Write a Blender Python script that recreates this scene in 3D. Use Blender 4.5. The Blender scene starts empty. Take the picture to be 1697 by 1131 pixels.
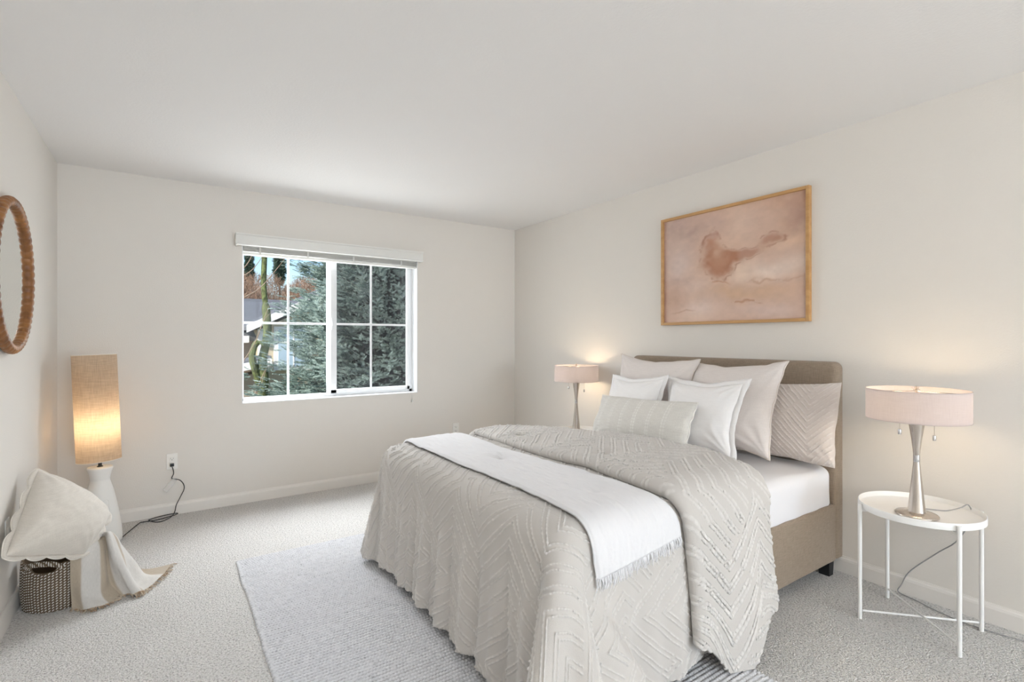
import bpy, bmesh, math, random
import numpy as np
from mathutils import Vector, Matrix

random.seed(7)
RNG = np.random.default_rng(11)
S = bpy.context.scene
COL = S.collection
PI = math.pi

# ------------------------------------------------------------------ camera
FPX, H = 841.0, 1.276                       # focal length in pixels of the 1697-wide frame, eye height
YAW = math.radians(34.3376)
cam_d = bpy.data.cameras.new('camera'); cam = bpy.data.objects.new('camera', cam_d); COL.objects.link(cam)
cam_d.sensor_width = 36.0; cam_d.lens = 36.0*FPX/1697.0
cam_d.shift_y = -(565.5-563.0)/1697.0
cam.location = (0, 0, H); cam.rotation_euler = (PI/2, 0, -YAW)
cam_d.clip_start = 0.05; cam_d.clip_end = 200
S.camera = cam

# ------------------------------------------------------------------ world, sun, exposure
S.view_settings.view_transform = 'Standard'; S.view_settings.look = 'None'
S.view_settings.gamma = 1.0; S.view_settings.use_curve_mapping = False
S.view_settings.exposure = 0.58
S.cycles.use_denoising = True
S.cycles.max_bounces = 10; S.cycles.diffuse_bounces = 6; S.cycles.transparent_max_bounces = 12
S.cycles.sample_clamp_indirect = 6.0
W = bpy.data.worlds.new('World'); S.world = W; W.use_nodes = True
wn = W.node_tree; bg = wn.nodes['Background']
sky = wn.nodes.new('ShaderNodeTexSky'); sky.sky_type = 'NISHITA'; sky.sun_disc = False
sky.sun_elevation = math.radians(48); sky.sun_rotation = math.radians(250); sky.air_density = 1.0; sky.dust_density = 0.6
hsv = wn.nodes.new('ShaderNodeHueSaturation'); hsv.inputs['Saturation'].default_value = 1.18
wn.links.new(sky.outputs[0], hsv.inputs['Color']); wn.links.new(hsv.outputs[0], bg.inputs[0]); bg.inputs[1].default_value = 0.155

def light(kind, name, loc, energy, color=(1, 1, 1), rot=(0, 0, 0), **kw):
    d = bpy.data.lights.new(name, kind); d.energy = energy; d.color = color
    for k, v in kw.items(): setattr(d, k, v)
    o = bpy.data.objects.new(name, d); COL.objects.link(o); o.location = loc; o.rotation_euler = rot
    return o

sun = light('SUN', 'sunlight', (-8, -2, 10), 3.9, (1.0, 0.95, 0.87), angle=math.radians(1.0))
sun.rotation_euler = Vector((0.74, 0.42, -0.56)).to_track_quat('-Z', 'Y').to_euler()
# added fill at an invented rear window, plus daylight through the one in view
light('AREA', 'rear_fill', (1.90, -5.06, 1.40), 82, (0.76, 0.88, 1.0), (PI/2, 0, 0), shape='RECTANGLE', size=1.8, size_y=1.8)
# added bounce fill behind the camera, aimed at the ceiling; no real lamp
light('AREA', 'bounce_fill', (0.30, -3.0, 1.50), 70, (1.0, 0.985, 0.97), (PI, 0, 0), shape='DISK', size=0.5)
sky_l = light('AREA', 'daylight_window', (1.05, 5.75, 2.75), 190, (0.93, 0.97, 1.0), shape='RECTANGLE', size=2.4, size_y=1.3)
sky_l.rotation_euler = Vector((-0.18, -3.1, -2.3)).to_track_quat('-Z', 'Y').to_euler()
light('AREA', 'daylight_window_low', (1.23, 4.70, 1.42), 22, (0.95, 0.98, 1.0), (-PI/2, 0, 0), shape='RECTANGLE', size=1.4, size_y=1.1)

# ------------------------------------------------------------------ helpers
def link(o, parent=None):
    COL.objects.link(o)
    if parent is not None: o.parent = parent
    return o

def tag(o, label=None, cat=None, group=None, kind=None):
    if label: o['label'] = label
    if cat: o['category'] = cat
    if group: o['group'] = group
    if kind: o['kind'] = kind
    return o

def thing(name, label, cat, loc=(0, 0, 0), group=None):
    o = bpy.data.objects.new(name, None); o.empty_display_size = 0.05
    o.location = loc
    COL.objects.link(o)
    return tag(o, label, cat, group)

def from_arrays(name, verts, faces, mat, parent=None, smooth=True, uv=None, loc=None):
    """verts (n,3) in WORLD space; faces (m,k) array or list of lists. Parent origin is subtracted."""
    me = bpy.data.meshes.new(name)
    v = np.asarray(verts, dtype=np.float64)
    if parent is not None:
        off = np.zeros(3); p = parent
        while p is not None:
            off += np.array(p.location); p = p.parent
        v = v-off
    elif loc is not None:
        v = v-np.asarray(loc)
    if isinstance(faces, np.ndarray):
        m, k = faces.shape
        me.vertices.add(len(v)); me.vertices.foreach_set('co', v.astype(np.float32).ravel())
        me.loops.add(m*k); me.loops.foreach_set('vertex_index', faces.astype(np.int32).ravel())
        me.polygons.add(m)
        me.polygons.foreach_set('loop_start', np.arange(0, m*k, k, dtype=np.int32))
        me.polygons.foreach_set('loop_total', np.full(m, k, dtype=np.int32))
        me.update(calc_edges=True)
    else:
        me.from_pydata([tuple(x) for x in v], [], faces)
    if uv is not None:
        lay = me.uv_layers.new(name='UVMap')
        vi = np.empty(len(me.loops), dtype=np.int32); me.loops.foreach_get('vertex_index', vi)
        lay.data.foreach_set('uv', np.asarray(uv, dtype=np.float32)[vi].ravel())
    me.polygons.foreach_set('use_smooth', np.full(len(me.polygons), smooth, dtype=bool))
    if mat is not None:
        for mm in (mat if isinstance(mat, (list, tuple)) else [mat]): me.materials.append(mm)
    me.validate()
    o = bpy.data.objects.new(name, me)
    if parent is None and loc is not None: o.location = loc
    return link(o, parent)

def grid_faces(nu, nv, wrap_u=False, wrap_v=False, base=0):
    iu = np.arange(nu if wrap_u else nu-1); iv = np.arange(nv if wrap_v else nv-1)
    a, b = np.meshgrid(iu, iv, indexing='ij')
    a2, b2 = (a+1) % nu, (b+1) % nv
    f = np.stack([a*nv+b, a2*nv+b, a2*nv+b2, a*nv+b2], -1).reshape(-1, 4)
    return f+base

class MB:
    """collects shapes (world space) and links them as ONE mesh object"""
    def __init__(s): s.bm = bmesh.new()
    def box(s, x0, y0, z0, x1, y1, z1, bev=0.0, seg=2, rot=None):
        r = bmesh.ops.create_cube(s.bm, size=1.0)
        c = Vector(((x0+x1)/2, (y0+y1)/2, (z0+z1)/2)); d = (abs(x1-x0), abs(y1-y0), abs(z1-z0))
        for v in r['verts']: v.co = Vector((v.co.x*d[0], v.co.y*d[1], v.co.z*d[2]))
        if bev:
            es = list({e for v in r['verts'] for e in v.link_edges})
            bev = min(bev, 0.49*min(d))
            q = bmesh.ops.bevel(s.bm, geom=es, offset=bev, segments=seg, affect='EDGES', profile=0.5)
            vs = {v for f in q['faces'] for v in f.verts} | {v for v in r['verts'] if v.is_valid}
        else: vs = set(r['verts'])
        vs = [v for v in vs if v.is_valid]
        for v in vs:
            if rot is not None: v.co = rot @ v.co
            v.co += c
        return s
    def lathe(s, prof, c=(0, 0, 0), n=48, M=None):
        rings = []
        for r, z in prof:
            if r < 1e-6: rings.append([s.bm.verts.new((0, 0, z))])
            else: rings.append([s.bm.verts.new((r*math.cos(2*PI*i/n), r*math.sin(2*PI*i/n), z)) for i in range(n)])
        for a, b in zip(rings, rings[1:]):
            for i in range(n):
                j = (i+1) % n
                if len(a) == 1 and len(b) == 1: continue
                if len(a) == 1: s.bm.faces.new((a[0], b[j], b[i]))
                elif len(b) == 1: s.bm.faces.new((a[i], a[j], b[0]))
                else: s.bm.faces.new((a[i], a[j], b[j], b[i]))
        for r in rings:
            for v in r:
                if M is not None: v.co = M @ v.co
                v.co += Vector(c)
        return s
    def tube(s, pts, r, n=10, closed=False, caps=True):
        pts = [Vector(p) for p in pts]; m = len(pts); rings = []
        rad = r if isinstance(r, (list, tuple)) else [r]*m
        t0 = None; nrm = None
        for i, p in enumerate(pts):
            if closed: t = pts[(i+1) % m]-pts[i-1]
            else: t = pts[min(i+1, m-1)]-pts[max(i-1, 0)]
            t.normalize()
            if nrm is None:
                nrm = t.orthogonal().normalized()
            else:
                nrm = (nrm-t*nrm.dot(t))
                nrm = nrm.normalized() if nrm.length > 1e-6 else t.orthogonal().normalized()
            b = t.cross(nrm)
            rings.append([s.bm.verts.new(p+(nrm*math.cos(2*PI*k/n)+b*math.sin(2*PI*k/n))*rad[i]) for k in range(n)])
        pairs = list(zip(rings, rings[1:]))
        if closed: pairs.append((rings[-1], rings[0]))
        for a, b in pairs:
            for k in range(n):
                j = (k+1) % n
                s.bm.faces.new((a[k], a[j], b[j], b[k]))
        if caps and not closed:
            s.bm.faces.new(rings[0][::-1]); s.bm.faces.new(rings[-1])
        return s
    def prism(s, poly, axis, a0, a1):
        """poly of 2D points extruded along axis ('x','y','z')"""
        def mk(p, a):
            if axis == 'x': return (a, p[0], p[1])
            if axis == 'y': return (p[0], a, p[1])
            return (p[0], p[1], a)
        A = [s.bm.verts.new(mk(p, a0)) for p in poly]; B = [s.bm.verts.new(mk(p, a1)) for p in poly]
        n = len(poly)
        for i in range(n):
            j = (i+1) % n
            s.bm.faces.new((A[i], A[j], B[j], B[i]))
        s.bm.faces.new(A[::-1]); s.bm.faces.new(B)
        return s
    def quad(s, *p):
        s.bm.faces.new([s.bm.verts.new(q) for q in p]); return s
    def build(s, name, mat, parent=None, smooth=False, angle=None, loc=None):
        bmesh.ops.recalc_face_normals(s.bm, faces=s.bm.faces)
        off = Vector((0, 0, 0))
        if parent is not None:
            p = parent
            while p is not None: off += p.location; p = p.parent
        elif loc is not None: off = Vector(loc)
        for v in s.bm.verts: v.co -= off
        me = bpy.data.meshes.new(name)
        if smooth:
            for f in s.bm.faces: f.smooth = True
            for e in s.bm.edges:
                if len(e.link_faces) == 2 and e.calc_face_angle(0) > math.radians(angle or 38): e.smooth = False
        s.bm.to_mesh(me); s.bm.free()
        me.materials.append(mat)
        o = bpy.data.objects.new(name, me)
        if parent is None and loc is not None: o.location = loc
        return link(o, parent)

def catmull(pts, n):
    P = [np.array(p, float) for p in pts]; P = [2*P[0]-P[1]]+P+[2*P[-1]-P[-2]]
    out = []
    m = len(P)-3
    for k in range(n):
        t = k/(n-1)*m; i = min(int(t), m-1); f = t-i
        a, b, c, d = P[i:i+4]
        out.append(0.5*((2*b)+(c-a)*f+(2*a-5*b+4*c-d)*f*f+(-a+3*b-3*c+d)*f**3))
    return np.array(out)

def _lat(ix, iy, seed):
    h = (ix.astype(np.int64)*374761393+iy.astype(np.int64)*668265263+seed*1442695041) & 0xffffffff
    h = ((h ^ (h >> 13))*1274126177) & 0xffffffff
    h = h ^ (h >> 16)
    return (h & 0xffff)/65535.0

def vnoise(x, y, seed=0):
    x = np.asarray(x, float); y = np.asarray(y, float)
    ix, iy = np.floor(x), np.floor(y); fx, fy = x-ix, y-iy
    fx = fx*fx*(3-2*fx); fy = fy*fy*(3-2*fy)
    a = _lat(ix, iy, seed); b = _lat(ix+1, iy, seed); c = _lat(ix, iy+1, seed); d = _lat(ix+1, iy+1, seed)
    return (a*(1-fx)+b*fx)*(1-fy)+(c*(1-fx)+d*fx)*fy

def fbm(x, y, seed=0, oct=4):
    v = 0; a = 0.5; f = 1
    for k in range(oct): v = v+a*vnoise(x*f, y*f, seed+k*17); a *= .5; f *= 2.03
    return v/(1-.5**oct)

def sstep(a, b, x):
    t = np.clip((np.asarray(x, float)-a)/(b-a), 0, 1); return t*t*(3-2*t)

# ------------------------------------------------------------------ materials
def mat(name, col, rough=0.6, metal=0.0, spec=0.5, var=None, vscale=20, vstretch=(1, 1, 1), bump=0.0, bscale=200, bstretch=(1, 1, 1), sheen=0.0, trans=0.0, transcol=None, coords='Object', detail=3, ramp=(0.35, 0.65)):
    m = bpy.data.materials.new(name); m.use_nodes = True
    nt = m.node_tree; p = nt.nodes['Principled BSDF']
    p.inputs['Base Color'].default_value = (*col, 1); p.inputs['Roughness'].default_value = rough
    p.inputs['Metallic'].default_value = metal; p.inputs['Specular IOR Level'].default_value = spec
    if sheen: p.inputs['Sheen Weight'].default_value = sheen
    tc = nt.nodes.new('ShaderNodeTexCoord')
    def mapped(st):
        mp = nt.nodes.new('ShaderNodeMapping'); mp.inputs['Scale'].default_value = st
        nt.links.new(tc.outputs[coords], mp.inputs[0]); return mp.outputs[0]
    if var is not None:
        n = nt.nodes.new('ShaderNodeTexNoise'); n.inputs['Scale'].default_value = vscale; n.inputs['Detail'].default_value = detail
        nt.links.new(mapped(vstretch), n.inputs['Vector'])
        r = nt.nodes.new('ShaderNodeValToRGB'); r.color_ramp.elements[0].position = ramp[0]; r.color_ramp.elements[1].position = ramp[1]
        r.color_ramp.elements[0].color = (*var, 1); r.color_ramp.elements[1].color = (*col, 1)
        nt.links.new(n.outputs['Fac'], r.inputs[0]); nt.links.new(r.outputs[0], p.inputs['Base Color'])
    if bump:
        n2 = nt.nodes.new('ShaderNodeTexNoise'); n2.inputs['Scale'].default_value = bscale; n2.inputs['Detail'].default_value = 2
        nt.links.new(mapped(bstretch), n2.inputs['Vector'])
        b = nt.nodes.new('ShaderNodeBump'); b.inputs['Strength'].default_value = 1.0; b.inputs['Distance'].default_value = bump
        nt.links.new(n2.outputs['Fac'], b.inputs['Height']); nt.links.new(b.outputs[0], p.inputs['Normal'])
    if trans:
        t = nt.nodes.new('ShaderNodeBsdfTranslucent'); t.inputs[0].default_value = (*(transcol or col), 1)
        if var is not None and transcol is None: nt.links.new(r.outputs[0], t.inputs[0])
        mx = nt.nodes.new('ShaderNodeMixShader'); mx.inputs[0].default_value = trans
        out = nt.nodes['Material Output']
        nt.links.new(p.outputs[0], mx.inputs[1]); nt.links.new(t.outputs[0], mx.inputs[2]); nt.links.new(mx.outputs[0], out.inputs[0])
    return m

def weave(name, col, var, period=0.0022, rough=0.85, sheen=0.2, bump=0.0004, trans=0.0, axes='Object', slub=0.5):
    """woven cloth: two stretched noises give lengthwise and crosswise slubs"""
    m = bpy.data.materials.new(name); m.use_nodes = True
    nt = m.node_tree; p = nt.nodes['Principled BSDF']; L = nt.links.new
    p.inputs['Roughness'].default_value = rough; p.inputs['Sheen Weight'].default_value = sheen; p.inputs['Specular IOR Level'].default_value = 0.2
    tc = nt.nodes.new('ShaderNodeTexCoord'); fac = []
    for st in ((0.06, 0.06, 1.0), (1.0, 1.0, 0.06)):
        mp = nt.nodes.new('ShaderNodeMapping'); mp.inputs['Scale'].default_value = st; L(tc.outputs[axes], mp.inputs[0])
        n = nt.nodes.new('ShaderNodeTexNoise'); n.inputs['Scale'].default_value = 1.0/period; n.inputs['Detail'].default_value = 2
        L(mp.outputs[0], n.inputs['Vector']); fac.append(n.outputs['Fac'])
    a = nt.nodes.new('ShaderNodeMath'); a.operation = 'ADD'; L(fac[0], a.inputs[0]); L(fac[1], a.inputs[1])
    r = nt.nodes.new('ShaderNodeValToRGB'); r.color_ramp.elements[0].position = 1.0-slub*0.4; r.color_ramp.elements[1].position = 1.0
    h = nt.nodes.new('ShaderNodeMath'); h.operation = 'MULTIPLY'; h.inputs[1].default_value = 0.5; L(a.outputs[0], h.inputs[0])
    r.color_ramp.elements[0].position = 0.5-slub*0.25; r.color_ramp.elements[1].position = 0.5+slub*0.25
    r.color_ramp.elements[0].color = (*var, 1); r.color_ramp.elements[1].color = (*col, 1)
    L(h.outputs[0], r.inputs[0]); L(r.outputs[0], p.inputs['Base Color'])
    b = nt.nodes.new('ShaderNodeBump'); b.inputs['Distance'].default_value = bump; L(a.outputs[0], b.inputs['Height']); L(b.outputs[0], p.inputs['Normal'])
    if trans:
        t = nt.nodes.new('ShaderNodeBsdfTranslucent'); L(r.outputs[0], t.inputs[0])
        mx = nt.nodes.new('ShaderNodeMixShader'); mx.inputs[0].default_value = trans
        out = nt.nodes['Material Output']; L(p.outputs[0], mx.inputs[1]); L(t.outputs[0], mx.inputs[2]); L(mx.outputs[0], out.inputs[0])
    return m

def clear(name, col=(1, 1, 1), fac=0.06, rough=0.02, fill=None):
    """thin clear pane: transparent with a little gloss"""
    m = bpy.data.materials.new(name); m.use_nodes = True; nt = m.node_tree; nt.nodes.clear(); L = nt.links.new
    out = nt.nodes.new('ShaderNodeOutputMaterial'); t = nt.nodes.new('ShaderNodeBsdfTransparent'); t.inputs[0].default_value = (*col, 1)
    g = nt.nodes.new('ShaderNodeBsdfGlossy') if fill is None else nt.nodes.new('ShaderNodeBsdfDiffuse')
    g.inputs[0].default_value = (*(fill or (1, 1, 1)), 1)
    if fill is None: g.inputs['Roughness'].default_value = rough
    mx = nt.nodes.new('ShaderNodeMixShader'); mx.inputs[0].default_value = fac
    L(t.outputs[0], mx.inputs[1]); L(g.outputs[0], mx.inputs[2]); L(mx.outputs[0], out.inputs[0])
    return m

def emit(name, col, st):
    m = bpy.data.materials.new(name); m.use_nodes = True; nt = m.node_tree
    p = nt.nodes['Principled BSDF']; p.inputs['Base Color'].default_value = (*col, 1)
    p.inputs['Emission Color'].default_value = (*col, 1); p.inputs['Emission Strength'].default_value = st
    return m

M = {}
M['wall'] = mat('wall_paint', (0.765, 0.733, 0.688), 0.9, spec=0.15, bump=0.0006, bscale=140)
M['ceiling'] = mat('ceiling_paint', (0.83, 0.82, 0.81), 0.95, spec=0.1, bump=0.0008, bscale=90)
M['trim'] = mat('trim_paint', (0.80, 0.77, 0.73), 0.45, spec=0.4)
M['vinyl'] = mat('white_vinyl', (0.86, 0.87, 0.88), 0.35, spec=0.5)
M['blind'] = mat('blind_white', (0.88, 0.875, 0.85), 0.4, spec=0.4, trans=0.25)
M['plate'] = mat('outlet_plastic', (0.86, 0.85, 0.82), 0.3)
M['black'] = mat('black_plastic', (0.012, 0.012, 0.013), 0.4)
M['dark'] = mat('slot_dark', (0.05, 0.045, 0.04), 0.7)
M['glass'] = clear('window_glass', fac=0.003)
M['screen'] = clear('insect_screen', fac=0.30, fill=(0.07, 0.07, 0.075))
M['acrylic'] = clear('clear_plastic', (0.97, 0.97, 0.97), fac=0.30, fill=(.9, .9, .9))
M['nickel'] = mat('brushed_nickel', (0.66, 0.61, 0.56), 0.27, metal=1.0, var=(0.56, 0.51, 0.46), vscale=60, vstretch=(1, 1, 0.02))
M['chrome'] = mat('polished_steel', (0.62, 0.62, 0.63), 0.12, metal=1.0)
M['white_metal'] = mat('white_powder_coat', (0.88, 0.875, 0.86), 0.35)
M['upholstery'] = weave('tan_upholstery', (0.34, 0.27, 0.205), (0.235, 0.182, 0.135), 0.0024, sheen=0.15, bump=0.0004, slub=0.6)
M['sheet'] = mat('white_sheet', (0.82, 0.815, 0.835), 0.8, spec=0.15, bump=0.0015, bscale=14, sheen=0.1)
def tufted_mat(name, ground, thread):
    m = mat(name, ground, 0.9, spec=0.1, bump=0.0010, bscale=420, sheen=0.25); nt = m.node_tree; L = nt.links.new; p = nt.nodes['Principled BSDF']
    at = nt.nodes.new('ShaderNodeAttribute'); at.attribute_name = 'thread'
    mx = nt.nodes.new('ShaderNodeMixRGB'); mx.inputs[1].default_value = (*ground, 1); mx.inputs[2].default_value = (*thread, 1)
    L(at.outputs['Fac'], mx.inputs[0]); L(mx.outputs[0], p.inputs['Base Color']); return m
def thread_attr(o, val):
    a = o.data.attributes.new('thread', 'FLOAT', 'POINT'); a.data.foreach_set('value', np.clip(val, 0, 1).astype(np.float32).ravel())
M['comforter'] = tufted_mat('tufted_cotton', (0.605, 0.576, 0.545), (0.745, 0.72, 0.69))
M['sham'] = tufted_mat('tufted_sham', (0.67, 0.605, 0.565), (0.80, 0.75, 0.715))
M['muslin'] = mat('white_muslin', (0.79, 0.785, 0.80), 0.9, spec=0.1, bump=0.0022, bscale=55, bstretch=(1, 0.35, 1), sheen=0.2)
M['blush'] = weave('blush_linen', (0.78, 0.725, 0.695), (0.72, 0.665, 0.635), 0.003, slub=0.6)
M['blush_dark'] = mat('blush_piping', (0.72, 0.655, 0.60), 0.85)
M['cotton'] = weave('white_cotton', (0.91, 0.895, 0.89), (0.87, 0.855, 0.85), 0.003, slub=0.6)
M['lumbar'] = weave('lumbar_linen', (0.74, 0.72, 0.675), (0.63, 0.605, 0.56), 0.003, slub=0.7)
_nt = M['lumbar'].node_tree; _p = _nt.nodes['Principled BSDF']; _src = _p.inputs['Base Color'].links[0].from_socket
_a = _nt.nodes.new('ShaderNodeAttribute'); _a.attribute_name = 'thread'; _m = _nt.nodes.new('ShaderNodeMixRGB'); _m.inputs[2].default_value = (.86, .85, .81, 1)
_nt.links.new(_a.outputs['Fac'], _m.inputs[0]); _nt.links.new(_src, _m.inputs[1]); _nt.links.new(_m.outputs[0], _p.inputs['Base Color'])
M['lumbar_thread'] = mat('lumbar_thread', (0.80, 0.78, 0.73), 0.9)
M['linen'] = weave('corner_linen', (0.71, 0.665, 0.60), (0.62, 0.575, 0.515), 0.0028, slub=0.7)
M['linen_trim'] = mat('pale_trim', (0.80, 0.76, 0.69), 0.9)
M['ceramic'] = mat('white_ceramic', (0.84, 0.825, 0.79), 0.45, bump=0.0005, bscale=60)
M['burlap'] = weave('burlap_shade', (0.73, 0.60, 0.46), (0.56, 0.44, 0.32), 0.0042, trans=0.55, slub=0.6)
M['drum'] = weave('drum_shade_linen', (0.58, 0.525, 0.53), (0.53, 0.475, 0.48), 0.003, trans=0.24, slub=0.8)
M['drum_in'] = mat('shade_liner', (0.88, 0.86, 0.80), 0.6)
M['oak'] = mat('oak_frame', (0.56, 0.33, 0.14), 0.5, var=(0.47, 0.26, 0.10), vscale=30, vstretch=(1, 0.15, 1))
M['carved'] = mat('carved_wood', (0.33, 0.14, 0.038), 0.42, var=(0.17, 0.062, 0.016), vscale=14, vstretch=(1, 1, 1))
M['grey_cord'] = mat('grey_cord', (0.34, 0.34, 0.34), 0.5)
M['clear_cord'] = mat('pale_cord', (0.62, 0.6, 0.56), 0.4)
M['bulb'] = emit('bulb_warm', (1.0, 0.78, 0.5), 14)
M['blanket_tan'] = weave('throw_cloth', (0.55, 0.46, 0.355), (0.46, 0.375, 0.28), 0.003, slub=0.7)

# mirror
mm = bpy.data.materials.new('mirror_silver'); mm.use_nodes = True
pp = mm.node_tree.nodes['Principled BSDF']; pp.inputs['Metallic'].default_value = 1; pp.inputs['Roughness'].default_value = 0.01
pp.inputs['Base Color'].default_value = (0.88, 0.9, 0.88, 1); M['mirror'] = mm

# carpet: speckled fibre pile
def carpet_mat():
    m = bpy.data.materials.new('carpet_pile'); m.use_nodes = True; nt = m.node_tree; L = nt.links.new; p = nt.nodes['Principled BSDF']
    p.inputs['Roughness'].default_value = 0.95; p.inputs['Specular IOR Level'].default_value = 0.05; p.inputs['Sheen Weight'].default_value = 0.2
    tc = nt.nodes.new('ShaderNodeTexCoord')
    v = nt.nodes.new('ShaderNodeTexVoronoi'); v.inputs['Scale'].default_value = 165; L(tc.outputs['Object'], v.inputs['Vector'])
    n = nt.nodes.new('ShaderNodeTexNoise'); n.inputs['Scale'].default_value = 115; n.inputs['Detail'].default_value = 3; n.inputs['Roughness'].default_value = 0.7
    L(tc.outputs['Object'], n.inputs['Vector'])
    n3 = nt.nodes.new('ShaderNodeTexNoise'); n3.inputs['Scale'].default_value = 3.0; n3.inputs['Detail'].default_value = 3; L(tc.outputs['Object'], n3.inputs['Vector'])
    r = nt.nodes.new('ShaderNodeValToRGB'); e = r.color_ramp.elements
    e[0].position = 0.36; e[0].color = (0.42, 0.405, 0.385, 1); e[1].position = 0.62; e[1].color = (0.90, 0.88, 0.855, 1)
    k = e.new(0.47); k.color = (0.77, 0.75, 0.725, 1)
    L(n.outputs['Fac'], r.inputs[0])
    hs = nt.nodes.new('ShaderNodeMixRGB'); hs.blend_type = 'MULTIPLY'; hs.inputs[0].default_value = 0.12
    L(r.outputs[0], hs.inputs[1]); L(n3.outputs['Fac'], hs.inputs[2]); L(hs.outputs[0], p.inputs['Base Color'])
    a = nt.nodes.new('ShaderNodeMath'); a.operation = 'SUBTRACT'; L(n.outputs['Fac'], a.inputs[0]); L(v.outputs['Distance'], a.inputs[1])
    b = nt.nodes.new('ShaderNodeBump'); b.inputs['Distance'].default_value = 0.008; b.inputs['Strength'].default_value = 0.9
    L(a.outputs[0], b.inputs['Height']); L(b.outputs[0], p.inputs['Normal'])
    return m
M['carpet'] = carpet_mat()

# ------------------------------------------------------------------ room shell
XL, XR, YB, YR, HC = -0.5885, 3.075, 4.45, -5.0, 2.44
WX0, WX1, WZ0, WZ1 = 0.493, 1.962, 0.775, 2.05      # window opening
def struct(o): o['kind'] = 'structure'; return o
struct(MB().box(XL-.2, YR-.2, -.12, XR+.2, YB+.17, 0).build('floor', M['carpet']))
struct(MB().box(XL-.2, YR-.2, HC, XR+.2, YB+.17, HC+.12).build('ceiling', M['ceiling']))
struct(MB().box(XL-.15, YR-.15, 0, XL, YB+.17, HC).build('wall_left', M['wall']))
struct(MB().box(XR, YR-.15, 0, XR+.15, YB+.17, HC).build('wall_right', M['wall']))
def wall_with_hole(name, y0, y1, hx0, hx1, hz0, hz1):
    b = MB()
    b.box(XL, y0, 0, hx0, y1, HC); b.box(hx1, y0, 0, XR, y1, HC)
    b.box(hx0, y0, 0, hx1, y1, hz0); b.box(hx0, y0, hz1, hx1, y1, HC)
    return struct(b.build(name, M['wall']))
wall_with_hole('wall_back', YB, YB+.17, WX0, WX1, WZ0, WZ1)
wall_with_hole('wall_rear', YR-.15, YR, 0.9, 2.95, 0.45, 2.30)  # hole added to let the rear fill light in
def baseboard(name, horiz, a0, a1, pos, sgn):
    prof = [(0, 0), (.014, 0), (.014, .066), (.011, .076), (.006, .081), (.004, .088), (0, .088)]
    b = MB()
    if horiz: b.prism([(pos+sgn*q[0], q[1]) for q in prof], 'x', a0, a1)
    else:
        b.prism([(pos+sgn*q[0], q[1]) for q in prof], 'y', a0, a1)
    return struct(b.build(name, M['trim']))
baseboard('baseboard_back', True, XL, XR, YB, -1)
baseboard('baseboard_left', False, YR, YB-.0145, XL, 1)
baseboard('baseboard_right', False, YR, YB-.0145, XR, -1)

# ------------------------------------------------------------------ window in view
def window_main():
    w = bpy.data.objects.new('window_1', None); COL.objects.link(w); w.location = (WX0, YB, WZ0); w['kind'] = 'structure'
    y0, y1 = 4.565, 4.615
    # drywall-return liner in white vinyl
    l = MB(); t = .006
    l.box(WX0, YB+.001, WZ0, WX1, 4.62, WZ0+t); l.box(WX1-t, YB+.001, WZ0, WX1, 4.62, WZ1); l.box(WX0, YB+.001, WZ0, WX0+t, 4.62, WZ1); l.box(WX0, YB+.001, WZ1-t, WX1, 4.62, WZ1)
    l.build('liner', M['vinyl'], w)
    f = MB(); a, b, c, d = WX0+.006, WX1-.006, WZ0+.006, WZ1-.006
    f.box(a, y0, c, a+.018, y1, d, .002); f.box(b-.032, y0, c, b, y1, d, .003)
    f.box(a, y0, c, b, y1, c+.026, .003); f.box(a, y0, d-.03, b, y1, d, .003)
    f.build('window_frame', M['vinyl'], w)
    mz = 1.412
    # fixed light on the left
    g = MB().box(.517, 4.600, .80, 1.19, 4.604, WZ1-.03).build('pane', M['glass'], w)
    k = MB(); k.box(.846, 4.594, .80, .864, 4.600, WZ1-.03, .002); k.box(.517, 4.5935, mz-.009, 1.19, 4.5995, mz+.009, .002)
    k.build('grille', M['vinyl'], w)
    MB().box(1.170, 4.585, .80, 1.196, 4.612, WZ1-.03, .003).build('meeting_rail', M['vinyl'], w)
    # sliding sash on the right
    s = MB(); sx0, sx1, sz0, sz1 = 1.192, b-.028, c+.022, d-.024; yy0, yy1 = 4.552, 4.584
    s.box(sx0, yy0, sz0, sx0+.052, yy1, sz1, .004); s.box(sx1-.03, yy0, sz0, sx1, yy1, sz1, .004)
    s.box(sx0, yy0, sz0, sx1, yy1, sz0+.034, .004); s.box(sx0, yy0, sz1-.04, sx1, yy1, sz1, .004)
    sash = s.build('sliding_sash', M['vinyl'], w)
    MB().box(sx0+.05, 4.568, sz0+.03, sx1-.028, 4.571, sz1-.03).build('pane', M['glass'], sash)
    q = MB(); q.box(1.545, 4.560, sz0+.03, 1.563, 4.567, sz1-.03, .002); q.box(sx0+.05, 4.5595, mz-.009, sx1-.028, 4.5665, mz+.009, .002)
    q.build('grille', M['vinyl'], sash)
    h = MB(); h.box(1.197, 4.541, 1.36, 1.213, 4.553, 1.46, .003); h.box(1.200, 4.532, 1.395, 1.210, 4.545, 1.425, .003)
    h.build('latch', M['vinyl'], sash)
    MB().box(sx0, 4.612, sz0, sx1, 4.6135, sz1).build('insect_screen', M['screen'], w)
window_main()

def added_window():  # unseen window, added as an opening for the rear fill light
    w = bpy.data.objects.new('added_window_rear', None); COL.objects.link(w); w.location = (.9, YR-.1, .45); w['kind'] = 'structure'
    f = MB()
    for x in (.9, 1.895, 2.89): f.box(x, YR-.1, .45, x+.06, YR-.04, 2.30, .004)
    f.box(.9, YR-.1, .45, 2.95, YR-.04, .51, .004); f.box(.9, YR-.1, 2.24, 2.95, YR-.04, 2.30, .004)
    f.build('window_frame', M['vinyl'], w)
added_window()

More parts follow.
